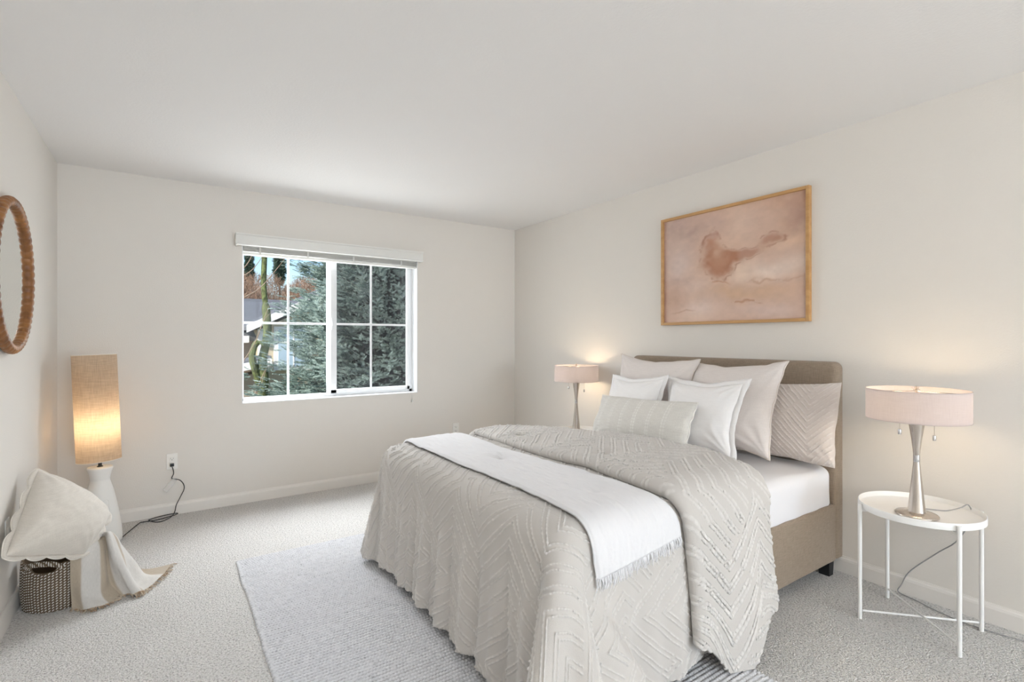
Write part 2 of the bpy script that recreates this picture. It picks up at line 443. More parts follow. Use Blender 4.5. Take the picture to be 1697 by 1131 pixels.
def window_blind():
    t = thing('window_blind', 'white horizontal slat blind raised to the top of the window', 'blind', (1.2, 4.42, 2.0))
    v = MB(); prof = [(4.372, 2.006), (4.384, 2.000), (4.392, 2.000), (4.392, 2.092), (4.368, 2.092), (4.368, 2.084), (4.376, 2.076), (4.376, 2.02)]
    v.prism(prof, 'x', .444, 1.985)
    v.box(.444, 4.392, 2.000, .456, 4.449, 2.092); v.box(1.973, 4.392, 2.000, 1.985, 4.449, 2.092)
    v.build('valance', M['blind'], t)
    MB().box(.50, 4.455, 2.0, 1.952, 4.505, 2.043, .003).build('headrail', M['blind'], t)
    s = MB(); r = random.Random(3)
    for i in range(12):
        z = 1.968+i*.0036; dy = r.uniform(-.003, .003); dx = r.uniform(-.001, .001)
        s.box(.502+dx, 4.452+dy, z, 1.952+dx, 4.500+dy, z+.0024, .0008, 1)
    s.build('slat_stack', M['blind'], t)
    MB().box(.502, 4.450, 1.942, 1.952, 4.504, 1.962, .005, 2).build('bottom_rail', M['blind'], t)
    for x in (.62, .98, 1.36, 1.80):
        c = MB(); c.tube([(x, 4.449, 1.94), (x, 4.447, 1.97), (x, 4.450, 2.02)], .0022, 6); c.box(x-.008, 4.4465, 1.955, x+.008, 4.4495, 2.005, .001)
        c.build('ladder_cord', M['blind'], t)
    cd = MB(); cd.tube([(1.905, 4.443, 2.0), (1.906, 4.441, 1.4), (1.904, 4.440, .9), (1.902, 4.440, .72)], .0014, 6)
    cord = cd.build('pull_cord', M['blind'], t)
    MB().lathe([(0, .03), (.003, .03), (.0065, .01), (.0075, 0), (0, 0)], (1.902, 4.440, .69), 14).build('tassel', M['blind'], cord, True)
window_blind()

# ------------------------------------------------------------------ outlets
def outlet(loc, axis, label, duplex=True, cat='outlet', group=None, w=.07, hh=.115):
    t = thing('wall_outlet' if duplex else 'wall_plate', label, cat, loc, group)
    def B(mb, u0, v0, u1, v1, d0, d1, bev=0):
        if axis == 'back': mb.box(loc[0]+u0, loc[1]-d1, loc[2]+v0, loc[0]+u1, loc[1]-d0, loc[2]+v1, bev)
        else: mb.box(loc[0]+d0, loc[1]+u0, loc[2]+v0, loc[0]+d1, loc[1]+u1, loc[2]+v1, bev)
        return mb
    B(MB(), -w/2, -hh/2, w/2, hh/2, 0.0005, .006, .003).build('cover_plate', M['plate'], t)
    if duplex:
        for s in (-1, 1):
            r = B(MB(), -.017, s*.0195-.014, .017, s*.0195+.014, .006, .0085, .006).build('receptacle', M['plate'], t)
            q = MB(); B(q, -.0085, s*.0195-.002, -.0065, s*.0195+.008, .0084, .0088); B(q, .0065, s*.0195-.002, .0085, s*.0195+.008, .0084, .0088); B(q, -.0025, s*.0195-.010, .0025, s*.0195-.005, .0084, .0088)
            q.build('slots', M['dark'], r)
        q = MB(); B(q, -.003, -.003, .003, .003, .006, .0072, .001); q.build('screw', M['plate'], t)
    else:
        q = MB(); B(q, -.012, -.02, .012, .02, .006, .009, .002); q.build('jack_insert', M['plate'], t)
outlet((.040, YB, .388), 'back', 'white duplex outlet on the window wall with the black lamp plug in it', w=.068)
outlet((2.366, YB, .395), 'back', 'empty white duplex outlet on the window wall beyond the bed', w=.068)
outlet((XL, 3.44, .41), 'left', 'white duplex outlet on the left wall half hidden behind the propped pillow')
outlet((XL, 3.155, .415), 'left', 'blank white wall plate on the left wall at the edge of the photo', False, 'wall plate')

# ------------------------------------------------------------------ round mirror
def round_mirror():
    cy_, cz_, R0 = 3.125, 1.560, .313
    t = thing('round_mirror', 'round mirror in a carved brown rope-twist wood frame on the left wall', 'mirror', (XL, cy_, cz_))
    nu, nv = 520, 28
    u = np.linspace(0, 2*PI, nu, endpoint=False)[:, None]; v = np.linspace(0, 2*PI, nv, endpoint=False)[None, :]
    tw = .0046*np.abs(np.sin((58*u+1.0*np.sin(v)*1.0+v*1.0)/1.0*0.5))**.7
    groove = -.004*np.exp(-((np.abs(v-PI*.25))/.09)**2)
    rad = .0205+tw-.002+groove
    q = R0+.014+rad*np.cos(v)*1.0; d = .0255+rad*np.sin(v)*1.0
    X = XL+d; Y = cy_+q*np.cos(u); Z = cz_+q*np.sin(u)
    P = np.stack([X+0*Y, Y, Z], -1).reshape(-1, 3)
    from_arrays('mirror_frame', P, grid_faces(nu, nv, True, True), M['carved'], t)
    Mx = Matrix.Rotation(PI/2, 3, 'Y')
    MB().lathe([(0, .0), (R0, .0), (R0, .006), (0, .006)], (XL+.018, cy_, cz_), 96, Mx).build('mirror_glass', M['mirror'], t)
round_mirror()

# ------------------------------------------------------------------ framed art
def picture():
    y0, y1, z0, z1 = 1.440, 2.492, 1.381, 2.163
    t = thing('framed_picture', 'large abstract blush and brown watercolour in a thin oak frame above the bed', 'picture', (XR, (y0+y1)/2, (z0+z1)/2))
    fw, d = .019, .032
    f = MB()
    f.box(XR-d, y0, z0, XR-.001, y0+fw, z1, .001); f.box(XR-d, y1-fw, z0, XR-.001, y1, z1, .001)
    f.box(XR-d, y0+fw, z0, XR-.001, y1-fw, z0+fw, .001); f.box(XR-d, y0+fw, z1-fw, XR-.001, y1-fw, z1, .001)
    f.build('picture_frame', M['oak'], t)
    nu, nv = 300, 220
    a, b = np.meshgrid(np.linspace(0, 1, nu), np.linspace(0, 1, nv), indexing='ij')   # a: left to right as seen, b: up
    P = np.stack([np.full_like(a, XR-.016), y1-fw-a*(y1-y0-2*fw), z0+fw+b*(z1-z0-2*fw)], -1).reshape(-1, 3)
    o = from_arrays('artwork', P, grid_faces(nu, nv), None, t)
    # pigment
    wx = a+.10*(fbm(a*5, b*4, 3)-.5)+.03*(fbm(a*17, b*13, 5)-.5); wy = b+.12*(fbm(a*5, b*4, 9)-.5)+.04*(fbm(a*17, b*13, 11)-.5)
    C = np.zeros((nu, nv, 3)); C[:] = (.66, .47, .37)
    def wash(mask, col):
        m_ = np.clip(mask, 0, 1)[..., None]; C[:] = C*(1-m_)+np.array(col)*m_
    def blob(x0, y0_, sx, sy): return np.exp(-((wx-x0)/sx)**2-((wy-y0_)/sy)**2)
    n1 = fbm(a*4, b*4, 21); n2 = fbm(a*9, b*9, 31); n3 = fbm(a*26, b*26, 41, 3)
    wash(.9*sstep(.45, .05, wx)*sstep(.2, .6, wy), (.54, .40, .355))              # grey-mauve left
    wash(.8*blob(.16, .86, .16, .07)*(.4+1.2*n2), (.36, .25, .225))
    wash(.7*blob(.13, .55, .10, .16), (.70, .58, .53))
    wash(.6*blob(.17, .42, .13, .04), (.45, .31, .26))
    wash(.9*blob(.62, .86, .10, .12), (.70, .52, .42)); wash(.75*blob(.40, .86, .10, .14), (.58, .42, .36))
    wash(.75*sstep(.62, .98, wx)*sstep(.50, .85, wy), (.56, .355, .26)); wash(.55*blob(.95, .80, .06, .16), (.40, .26, .22))
    wash(.8*blob(.90, .60, .14, .06), (.72, .51, .38))
    wash(.95*blob(.82, .40, .26, .075), (.82, .69, .60)); wash(.85*blob(.60, .42, .09, .075), (.78, .61, .49))
    wash(.8*blob(.24, .30, .16, .12), (.68, .53, .46)); wash(.8*blob(.28, .12, .16, .12), (.74, .60, .54))
    wash(.85*blob(.60, .24, .40, .07), (.62, .42, .29)); wash(.75*blob(.80, .08, .3, .07), (.66, .52, .47))
    wash(.6*blob(.08, .25, .07, .12), (.47, .29, .20))
    # the dark V-shaped stain in the middle and its arm reaching up to the right
    V = blob(.40, .58, .09, .15)+.9*blob(.46, .44, .07, .09)+.8*blob(.52, .56, .07, .07)+.9*blob(.63, .57, .13, .05)+.85*blob(.80, .66, .09, .05)+.4*blob(.42, .76, .07, .12)
    V = V*(.65+.8*(n2-.15))+.16*(n3-.5)*sstep(.05, .3, V)
    wash(.92*sstep(.15, .85, V), (.40, .185, .11))
    wash(.5*blob(.44, .62, .05, .16)*sstep(.3, .8, V), (.62, .40, .29))
    edge = np.exp(-((V-.33)/.075)**2)*sstep(.35, .62, .5*n2+.5*n3)
    wash(.6*edge, (.27, .10, .055))
    def rim(y0_, amp_, fr_, w_, x0, x1): return np.exp(-((wy-y0_-amp_*np.sin(wx*fr_))/w_)**2)*sstep(x0-.03, x0+.03, wx)*sstep(x1+.03, x1-.03, wx)
    wash(.55*rim(.345, .02, 9, .010, .38, .52)*(n2 > .40), (.45, .22, .13)); wash(.5*rim(.315, -.02, 7, .009, .66, 1.0)*(n3 > .35), (.47, .26, .17))
    wash(.7*rim(.15, .02, 13, .013, .52, .74)*(n3 > .42), (.42, .21, .12)); wash(.5*rim(.09, .015, 10, .010, .06, .24)*(n3 > .40), (.45, .26, .17))
    wash(.55*sstep(.05, .0, a)*(n2+.3), (.33, .13, .09)); wash(.4*sstep(.96, 1, a)*sstep(.4, .7, n2), (.42, .21, .14))
    wash(.35*sstep(.52, .72, n1), (.60, .44, .37)); wash(.35*sstep(.48, .28, n1), (.74, .57, .46))
    C *= (.93+.14*n3)[..., None]
    me = o.data; at = me.color_attributes.new('pigment', 'FLOAT_COLOR', 'POINT')
    at.data.foreach_set('color', np.concatenate([C.reshape(-1, 3), np.ones((nu*nv, 1))], 1).astype(np.float32).ravel())
    m = bpy.data.materials.new('watercolour_paper'); m.use_nodes = True; nt = m.node_tree
    p = nt.nodes['Principled BSDF']; p.inputs['Roughness'].default_value = .75; p.inputs['Specular IOR Level'].default_value = .2
    at_ = nt.nodes.new('ShaderNodeAttribute'); at_.attribute_name = 'pigment'; nt.links.new(at_.outputs['Color'], p.inputs['Base Color'])
    me.materials.append(m)
picture()

# ------------------------------------------------------------------ rug (braided rows)
def rug():
    x0, x1, y0, y1 = .335, 1.868, .86, 3.285
    t0 = (x0, y0, 0)
    st = .0035; nx = int((x1-x0)/st); ny = int((y1-y0)/.0035)
    X, Y = np.meshgrid(np.linspace(0, 1, nx), np.linspace(0, 1, ny), indexing='ij')
    px = x0+X*(x1-x0); py = y0+Y*(y1-y0)
    wob = .010*(fbm(py*4, py*0+3.3, 5)-.5)*2
    px = px+wob*np.where(X < .5, 1-2*X, 0)+.004*np.sin(py*2*PI/.024)*np.where(X < .02, 1, 0)
    py = py+.012*(fbm(px*2.5, px*0+1.7, 8)-.5)*2*np.where(Y > .5, 2*Y-1, 0)
    pitch = .019
    ph = (py+.004*(fbm(px*6, py*6, 2)-.5))/pitch
    row = np.floor(ph); f = ph-row
    prof = np.abs(np.sin(PI*f))**.55
    nub = np.sin(2*PI*(px/.0135+_lat(row, row*0, 4)*1.0)+(f-.5)*2.4)
    z = .003+.0105*prof*(.80+.20*nub)+.002*(fbm(px*60, py*60, 6, 2)-.5)
    e = np.minimum(np.minimum(px-px.min(), px.max()-px), np.minimum(py-py.min(), py.max()-py))
    band = sstep(.020, .010, np.minimum(X, 1-X)*(x1-x0))      # stitched end braid along the sides
    z = z*(1-band)+band*(.006+.006*np.abs(np.sin(PI*py/.016)))
    P = np.stack([px, py, z], -1)
    groove_shade = np.clip(1.15-prof/.62, 0, 1)*(1-band)*(.35+.65*sstep(.22, .55, vnoise(px*70, row*3.1, 15)))  # shade painted into the row grooves, broken up like dark yarn flecks
    V = P.reshape(-1, 3)
    # skirt to the floor so the rug has thickness
    ring = np.concatenate([np.arange(0, nx)*ny, (nx-1)*ny+np.arange(1, ny), np.arange(nx-2, -1, -1)*ny+ny-1, np.arange(ny-2, 0, -1)])
    low = V[ring].copy(); low[:, 2] = .0008
    n0 = len(V); k = len(ring); j = np.arange(k)
    F2 = np.stack([ring, n0+j, n0+(j+1) % k, ring[(j+1) % k]], -1)
    V = np.concatenate([V, low]); F = np.concatenate([grid_faces(nx, ny), F2])
    m = bpy.data.materials.new('braided_wool'); m.use_nodes = True; nt = m.node_tree; L = nt.links.new; p = nt.nodes['Principled BSDF']
    p.inputs['Roughness'].default_value = .95; p.inputs['Specular IOR Level'].default_value = .1
    tc = nt.nodes.new('ShaderNodeTexCoord'); mp = nt.nodes.new('ShaderNodeMapping'); mp.inputs['Scale'].default_value = (60, 46, 60); L(tc.outputs['Object'], mp.inputs[0])
    n = nt.nodes.new('ShaderNodeTexNoise'); n.inputs['Scale'].default_value = 1.0; n.inputs['Detail'].default_value = 4; n.inputs['Roughness'].default_value = .7; L(mp.outputs[0], n.inputs['Vector'])
    r = nt.nodes.new('ShaderNodeValToRGB'); e_ = r.color_ramp.elements
    e_[0].position = .27; e_[0].color = (.30, .30, .315, 1); e_[1].position = .58; e_[1].color = (.74, .745, .77, 1); q = e_.new(.36); q.color = (.64, .645, .67, 1)
    L(n.outputs['Fac'], r.inputs[0])
    wa = nt.nodes.new('ShaderNodeAttribute'); wa.attribute_name = 'groove_shade'; wx = nt.nodes.new('ShaderNodeMixRGB'); wx.inputs[2].default_value = (.13, .13, .145, 1)
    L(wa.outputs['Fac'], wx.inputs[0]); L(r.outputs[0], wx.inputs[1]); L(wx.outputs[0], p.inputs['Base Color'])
    b = nt.nodes.new('ShaderNodeBump'); b.inputs['Distance'].default_value = .002; L(n.outputs['Fac'], b.inputs['Height']); L(b.outputs[0], p.inputs['Normal'])
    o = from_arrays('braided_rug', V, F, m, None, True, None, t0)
    wv = o.data.attributes.new('groove_shade', 'FLOAT', 'POINT'); wv.data.foreach_set('value', np.concatenate([groove_shade.ravel(), np.zeros(k)]).astype(np.float32))
    tag(o, 'pale grey braided wool rug lying on the carpet under the foot of the bed', 'rug')
rug()

# ------------------------------------------------------------------ bed
BY0, BY1 = 1.275, 2.735
def bed():
    t = thing('upholstered_bed', 'tan fabric upholstered bed with a plain headboard against the right wall', 'bed', (2.0, 2.0, 0))
    hb = MB()
    # rounded headboard slab: rounded-rectangle outline in y-z, bevelled face
    def outline(ins):
        r = max(.040-ins, .006); pts = []
        a, b, zz = BY0+.004+ins, BY1-.004-ins, 1.153-ins
        pts.append((a, .085)); 
        for k in range(9): th = PI-k/8*PI/2; pts.append((a+r+r*math.cos(th), zz-r+r*math.sin(th)))
        for k in range(9): th = PI/2-k/8*PI/2; pts.append((b-r+r*math.cos(th), zz-r+r*math.sin(th)))
        pts.append((b, .085)); return pts
    layers = [(XR-.002, 0), (XR-.058, 0), (XR-.068, .003), (XR-.075, .009), (XR-.080, .019), (XR-.082, .035)]
    rings = [[hb.bm.verts.new((x, q[0], q[1])) for q in outline(i)] for x, i in layers]
    for A, B in zip(rings, rings[1:]):
        n = len(A)
        for i in range(n): hb.bm.faces.new((A[i], A[(i+1) % n], B[(i+1) % n], B[i]))
    hb.bm.faces.new(rings[0]); hb.bm.faces.new(rings[-1][::-1])
    hb.build('headboard', M['upholstery'], t, True, 60)
    for y in (BY0, BY1-.04):
        MB().box(1.07, y, .08, XR-.0825, y+.04, .385, .012, 3).build('side_rail', M['upholstery'], t, True)
    MB().box(1.07, BY0+.0405, .08, 1.11, BY1-.0405, .385, .012, 3).build('foot_rail', M['upholstery'], t, True)
    MB().box(1.115, BY0+.042, .30, XR-.085, BY1-.042, .345, .003).build('platform', M['upholstery'], t)
    for x, y in ((XR-.083, BY0+.012), (XR-.083, BY1-.072), (1.14, BY0+.012), (1.14, BY1-.072)):
        lg = MB(); s = .06
        lo = [(x-.045, y+.004), (x-.001, y+.004), (x-.001, y+s-.004), (x-.045, y+s-.004)]; hi = [(x-.055, y), (x, y), (x, y+s), (x-.055, y+s)]
        A = [lg.bm.verts.new((*p, 0.0)) for p in lo]; B = [lg.bm.verts.new((*p, .0795)) for p in hi]
        for i in range(4): lg.bm.faces.new((A[i], A[(i+1) % 4], B[(i+1) % 4], B[i]))
        lg.bm.faces.new(A[::-1]); lg.bm.faces.new(B)
        o = lg.build('leg', M['black'], t); o['label'] = 'black block leg'
bed()

MX0, MX1, MY0, MY1, MZ = 1.10, 2.985, 1.290, 2.720, .588
def mattress():
    # closed rounded box from a cross-section swept over the outline, softly dented
    nx, ny = 120, 100
    b = MB().box(MX0, MY0, .346, MX1, MY1, MZ, .05, 6)
    bmesh.ops.subdivide_edges(b.bm, edges=[e for e in b.bm.edges if e.calc_length() > .2], cuts=40, use_grid_fill=True)
    for v in b.bm.verts:
        if v.co.z > MZ-.002: v.co.z += .004*math.sin(v.co.x*9+v.co.y*4)+.003*math.sin(v.co.y*23+v.co.x*13)
        elif v.co.z < MZ-.04 and v.co.y < MY0+.002: v.co.y += .0025*math.sin(v.co.x*34+v.co.z*28)
    o = b.build('mattress', M['sheet'], None, True, 50, (2.0, 2.0, .346))
    tag(o, 'mattress in a smooth white fitted sheet on the tan bed', 'mattress')
mattress()

# --- tufted cloth pattern: nested right-angle lines in diamond cells
def tuft(u, v, S=.30, n=5, seed=3, amp=1.0):
    c = math.sqrt(.5)
    wob = .006*(vnoise(u*18, v*18, seed)-.5)
    p = (u*c+v*c)/S+wob/S; q = (-u*c+v*c)/S
    ip, iq = np.floor(p), np.floor(q); a = p-ip; b = q-iq
    k = np.floor(_lat(ip, iq, seed+5)*2.0) % 2
    k2 = (ip+iq) % 2
    a = np.where(k2 > .5, 1-a, a); b = np.where(k2 > .5, 1-b, b)
    mirror = (k > .5); b = np.where(mirror, 1-b, b)
    d = np.maximum(a, b)                    # L-shaped distance
    along = np.minimum(a, b)*S
    t = d*n; f = (t-np.floor(t)-.5)*S/n     # metres from the line centre
    w = .0025
    ridge = np.exp(-((np.abs(f)-.0088)/w)**2)
    nub = .80+.20*np.sin(2*PI*along/.016+6.3*_lat(np.floor(t), np.sign(f)+ip*7+iq*3, seed+9))
    jitter = .55+.8*vnoise(u*95, v*95, seed+2)
    frame = np.minimum(np.minimum(a, 1-a), np.minimum(b, 1-b))*S
    return amp*ridge*nub*jitter*sstep(.003, .010, frame)

def displaced(base, hgt, flip=1.0):
    """base (nu,nv,3); add height along the numerically found normal"""
    du = np.gradient(base, axis=0); dv = np.gradient(base, axis=1)
    n = np.cross(du, dv); n /= np.maximum(np.linalg.norm(n, axis=-1, keepdims=True), 1e-9)
    return base+n*flip*hgt[..., None], n*flip

# drape geometry shared by comforter, fold and throw
CT = .676                                   # comforter top height
CX0, CY0, CY1 = 1.005, 1.205, 2.845         # outer faces of the hanging skirt
CR = .095                                   # shoulder radius
NX0, NY0, NY1 = CX0+CR, CY0+CR, CY1-CR      # edges of the flat top
CXE = 2.10                                  # where the comforter passes under its own fold
D0 = CR*PI/2

def puff(x, y):
    """quilted top: loft, dents and tufting dimples"""
    z = .016*(fbm(x*2.6, y*2.6, 51)-.5)+.009*(fbm(x*7, y*7, 57)-.5)
    z = z-.022*np.clip((NX0+.12-x)/.3, 0, 1)**2
    for dx, dy in ((1.02, 2.42), (1.03, 1.72), (1.36, 2.08), (1.35, 1.42), (1.72, 2.42), (1.72, 1.74)):
        r2 = ((x-dx)**2+(y-dy)**2); z = z-.016*np.exp(-r2/.0016)+.006*np.exp(-((np.sqrt(r2)-.10)/.05)**2)
    return z

def comforter():
    st = .0025
    # top
    nx = int((CXE-NX0)/st); ny = int((NY1-NY0)/st)
    X, Y = np.meshgrid(np.linspace(NX0, CXE, nx), np.linspace(NY0, NY1, ny), indexing='ij')
    Z = CT+puff(X, Y)
    top = np.stack([X, Y, Z], -1)
    tt = tuft(X, Y); pt, nt_ = displaced(top, .0064*tt)
    # skirt: perimeter from the near end, round the near-foot corner, foot, far corner, far side
    segs = []
    LA = CXE-NX0; LB = NY1-NY0; ARC = .42
    n1, n2, nc = int(LA/st), int(LB/st), int(ARC/st*1.3)
    N = []; dirs = []; arc = []; per = []
    for k in range(n1): x = CXE-LA*k/n1; N.append((x, NY0)); dirs.append((0, -1)); arc.append(0); per.append(LA*k/n1)
    for k in range(nc): th = k/nc*PI/2; N.append((NX0, NY0)); dirs.append((-math.sin(th), -math.cos(th))); arc.append(math.sin(th*2)); per.append(LA+ARC*k/nc)
    for k in range(n2): N.append((NX0, NY0+LB*k/n2)); dirs.append((-1, 0)); arc.append(0); per.append(LA+ARC+LB*k/n2)
    for k in range(nc): th = k/nc*PI/2; N.append((NX0, NY1)); dirs.append((-math.cos(th), math.sin(th))); arc.append(-math.sin(th*2)); per.append(LA+ARC+LB+ARC*k/nc)
    for k in range(n1+1): N.append((NX0+LA*k/n1, NY1)); dirs.append((0, 1)); arc.append(0); per.append(LA+2*ARC+LB+LA*k/n1)
    N = np.array(N); dirs = np.array(dirs, float); arc = np.array(arc); per = np.array(per)
    LD = .735; nd = int(LD/st)
    D = np.linspace(0, LD, nd)[None, :]
    p = per[:, None]; A = arc[:, None]
    near = np.clip(A, 0, 1); far = np.clip(-A, 0, 1)
    on_foot = sstep(LA+.2, LA+ARC, p)*sstep(LA+ARC+LB+ARC, LA+ARC+LB+ARC-.2, p)
    flare = .03+.03*on_foot+.42*near+.13*far
    phi = np.minimum(D, D0)/CR
    ang_end = np.arcsin(np.clip(flare, 0, .9))
    phi_max = PI/2-ang_end
    over = np.clip(D-CR*phi_max, 0, None)
    ph = np.minimum(D/CR, phi_max)
    lat = CR*np.sin(ph)+over*flare
    drop = CR*(1-np.cos(ph))+over*np.sqrt(1-flare**2)
    # gathers
    g = sstep(.10, .60, D)
    fold = on_foot*(1-near)*(.012*np.sin(2*PI*p/.23+1.6*np.sin(p*3.1))+.007*np.sin(2*PI*p/.093+2.4*np.sin(p*5)))*g*(.6+.8*vnoise(p*3, p*0, 61))
    fold = fold+(1-on_foot)*(.016*np.sin(2*PI*(p-.1)/.36)+.006*np.sin(2*PI*p/.13))*g
    fold = fold+.050*near*np.sin(2*PI*(p-LA)/.21-.6)*sstep(.15, .62, D)
    fold = fold+.012*(fbm(p*5, D*4, 71)-.5)*sstep(.03, .3, D)
    pl = LA-.50*np.clip(D-.20, 0, None)
    fold = fold+.085*sstep(-.035, .035, p-pl)*sstep(LA+ARC*.9, LA, p)*sstep(.18, .62, D)
    lat = lat+fold
    # hem height varies; the near corner trails on the floor
    hem = .050+.030*(fbm(p*2.2, p*0+.5, 77)-.5)-.03*near+.035*sstep(LA-.35, LA-.05, p)*(1-near)*sstep(LA+.1, LA-.05, p)
    zz0 = CT+puff(N[:, 0], N[:, 1])[:, None]
    scale = (zz0-hem)/drop[:, -1:]
    drop = np.where(D > D0, drop[:, :]*(1+(scale-1)*sstep(D0, LD, D)), drop)
    bx = N[:, 0:1]+dirs[:, 0:1]*lat; by = N[:, 1:2]+dirs[:, 1:2]*lat; bz = zz0-drop
    base = np.stack([bx, by, bz], -1)
    U = N[:, 0:1]+dirs[:, 0:1]*D; Vv = N[:, 1:2]+dirs[:, 1:2]*D
    ts = tuft(U, Vv); hgt = .0064*ts
    # frayed hem
    hgt = hgt+.006*sstep(LD-.012, LD, D)*(vnoise(p*260, D*0, 3)-.5)
    ps, ns_ = displaced(base, hgt)
    if ns_[nx//2, nd//2, 2] < -0.2 or (ns_[n1//2, nd//2, 1] > 0): ps, ns_ = displaced(base, hgt, -1.0)
    V = np.concatenate([pt.reshape(-1, 3), ps.reshape(-1, 3)])
    F = np.concatenate([grid_faces(nx, ny), grid_faces(len(per), nd, base=nx*ny)])
    c = from_arrays('comforter', V, F, M['comforter'], None, True, None, (1.5, 2.0, .6))
    tag(c, 'cream comforter tufted with nested angular lines, draped over the foot of the bed', 'comforter')
    thread_attr(c, np.concatenate([tt.ravel(), ts.ravel()]))
    sol = c.modifiers.new('thickness', 'SOLIDIFY'); sol.thickness = .006; sol.offset = -1
    return c
COMF = comforter()

def cross_section(s, top, y_near, y_far, r, flare=.03):
    """world (y,z) and outward normal along the bed's width; s=0 at the near flat edge, negative hangs on the near side"""
    W_ = (y_far-r)-(y_near+r)
    y = np.where(s < 0, 0, np.clip(s, 0, W_)); over = np.where(s < 0, -s, np.clip(s-W_, 0, None)); sg = np.where(s < 0, -1., 1.)
    ph = np.minimum(over/r, PI/2-flare); o2 = np.clip(over-r*(PI/2-flare), 0, None)
    lat = r*np.sin(ph)+o2*math.sin(flare); dr = r*(1-np.cos(ph))+o2*math.cos(flare)
    yy = y_near+r+y+sg*lat*(over > 0); zz = top-dr
    nyv = sg*np.sin(ph); nzv = np.cos(ph)
    return yy, zz, nyv, nzv

def folded_band():
    st = .0025
    W_ = (CY1-CR)-(CY0+CR)
    s = np.linspace(-.70, W_+.45, int((W_+1.15)/st))
    keys_s = [-.72, -.45, -.2, 0, .3, .6, 1.0, 1.3, W_, W_+.5]
    xf = np.interp(s, keys_s, [1.65, 1.650, 1.628, 1.592, 1.625, 1.632, 1.625, 1.622, 1.625, 1.64])
    xh = np.interp(s, keys_s, [2.13, 2.135, 2.12, 2.155, 2.25, 2.27, 2.19, 2.07, 1.93, 1.93])
    ker = np.hanning(41); ker /= ker.sum()
    xf = np.convolve(np.pad(xf, 20, 'edge'), ker, 'valid'); xh = np.convolve(np.pad(xh, 20, 'edge'), ker, 'valid')
    na = 250
    a = np.linspace(0, 1, na)[None, :]; s2 = s[:, None]
    # profile over the fold: foot edge lip, thick lofted middle, round fold at the head side
    T = .044-.026*sstep(.6, 1.35, s2)
    lip = np.clip(a/.10, 0, 1); lph = -PI/2+PI*lip
    e = np.where(a < .10, .004+T/2+T/2*np.sin(lph), T+.004+.008*np.sin(PI*np.clip((a-.10)/.76, 0, 1)))
    q = np.clip((a-.80)/.20, 0, 1)
    onbed = (s2 > -.02)*(s2 < W_+.02)
    depth = np.where(onbed, T+.088, .090)
    e = np.where(a > .80, (T+.0057)-depth*(1-np.cos(q*PI/2)), e)
    xa = np.where(a < .80, a/.80*.93, .93+.07*np.sin(q*PI/2))
    xa = np.where(a < .10, 0, (xa-.11625)/(1-.11625)); xs = xf[:, None]+(xh-xf)[:, None]*np.clip(xa, 0, 1)+np.where(a < .10, -T*.7*np.cos(lph), 0)
    yy, zz, ny_, nz_ = cross_section(s2, CT, CY0, CY1, CR, .05)
    hang = sstep(-.12, -.5, s2)
    e = e+hang*(.012*np.sin((a-.25)*2*PI*1.0)+.008*np.sin(a*2*PI*2.3+1)) + .018*hang*np.exp(-((a-.55)/.25)**2)*sstep(-.35, -.7, s2)
    e = e+.010*(fbm(xs*5, s2*5, 91)-.5)
    # hem dips in the middle of the fold
    tip = sstep(-.40, -.70, s2)*(-.125+.175*np.exp(-((a-.36)/.19)**2))
    zz2 = zz-tip*1.0
    zz2 = np.maximum(zz2+e*nz_+np.where(onbed, puff(xs, np.clip(yy, CY0, CY1)), 0), .012)
    base = np.stack([xs+0*yy, yy+e*ny_, zz2], -1)
    tb = tuft(xs+.13, s2+.07, seed=8)*sstep(.02, .06, a); hgt = .0052*tb
    P, n_ = displaced(base, hgt)
    if n_[len(s)//2, na//2, 2] < 0: P, n_ = displaced(base, hgt, -1.0)
    o = from_arrays('folded_edge', P.reshape(-1, 3), grid_faces(len(s), na), M['comforter'], COMF); thread_attr(o, tb)
    sol = o.modifiers.new('thickness', 'SOLIDIFY'); sol.thickness = .010; sol.offset = -1
folded_band()

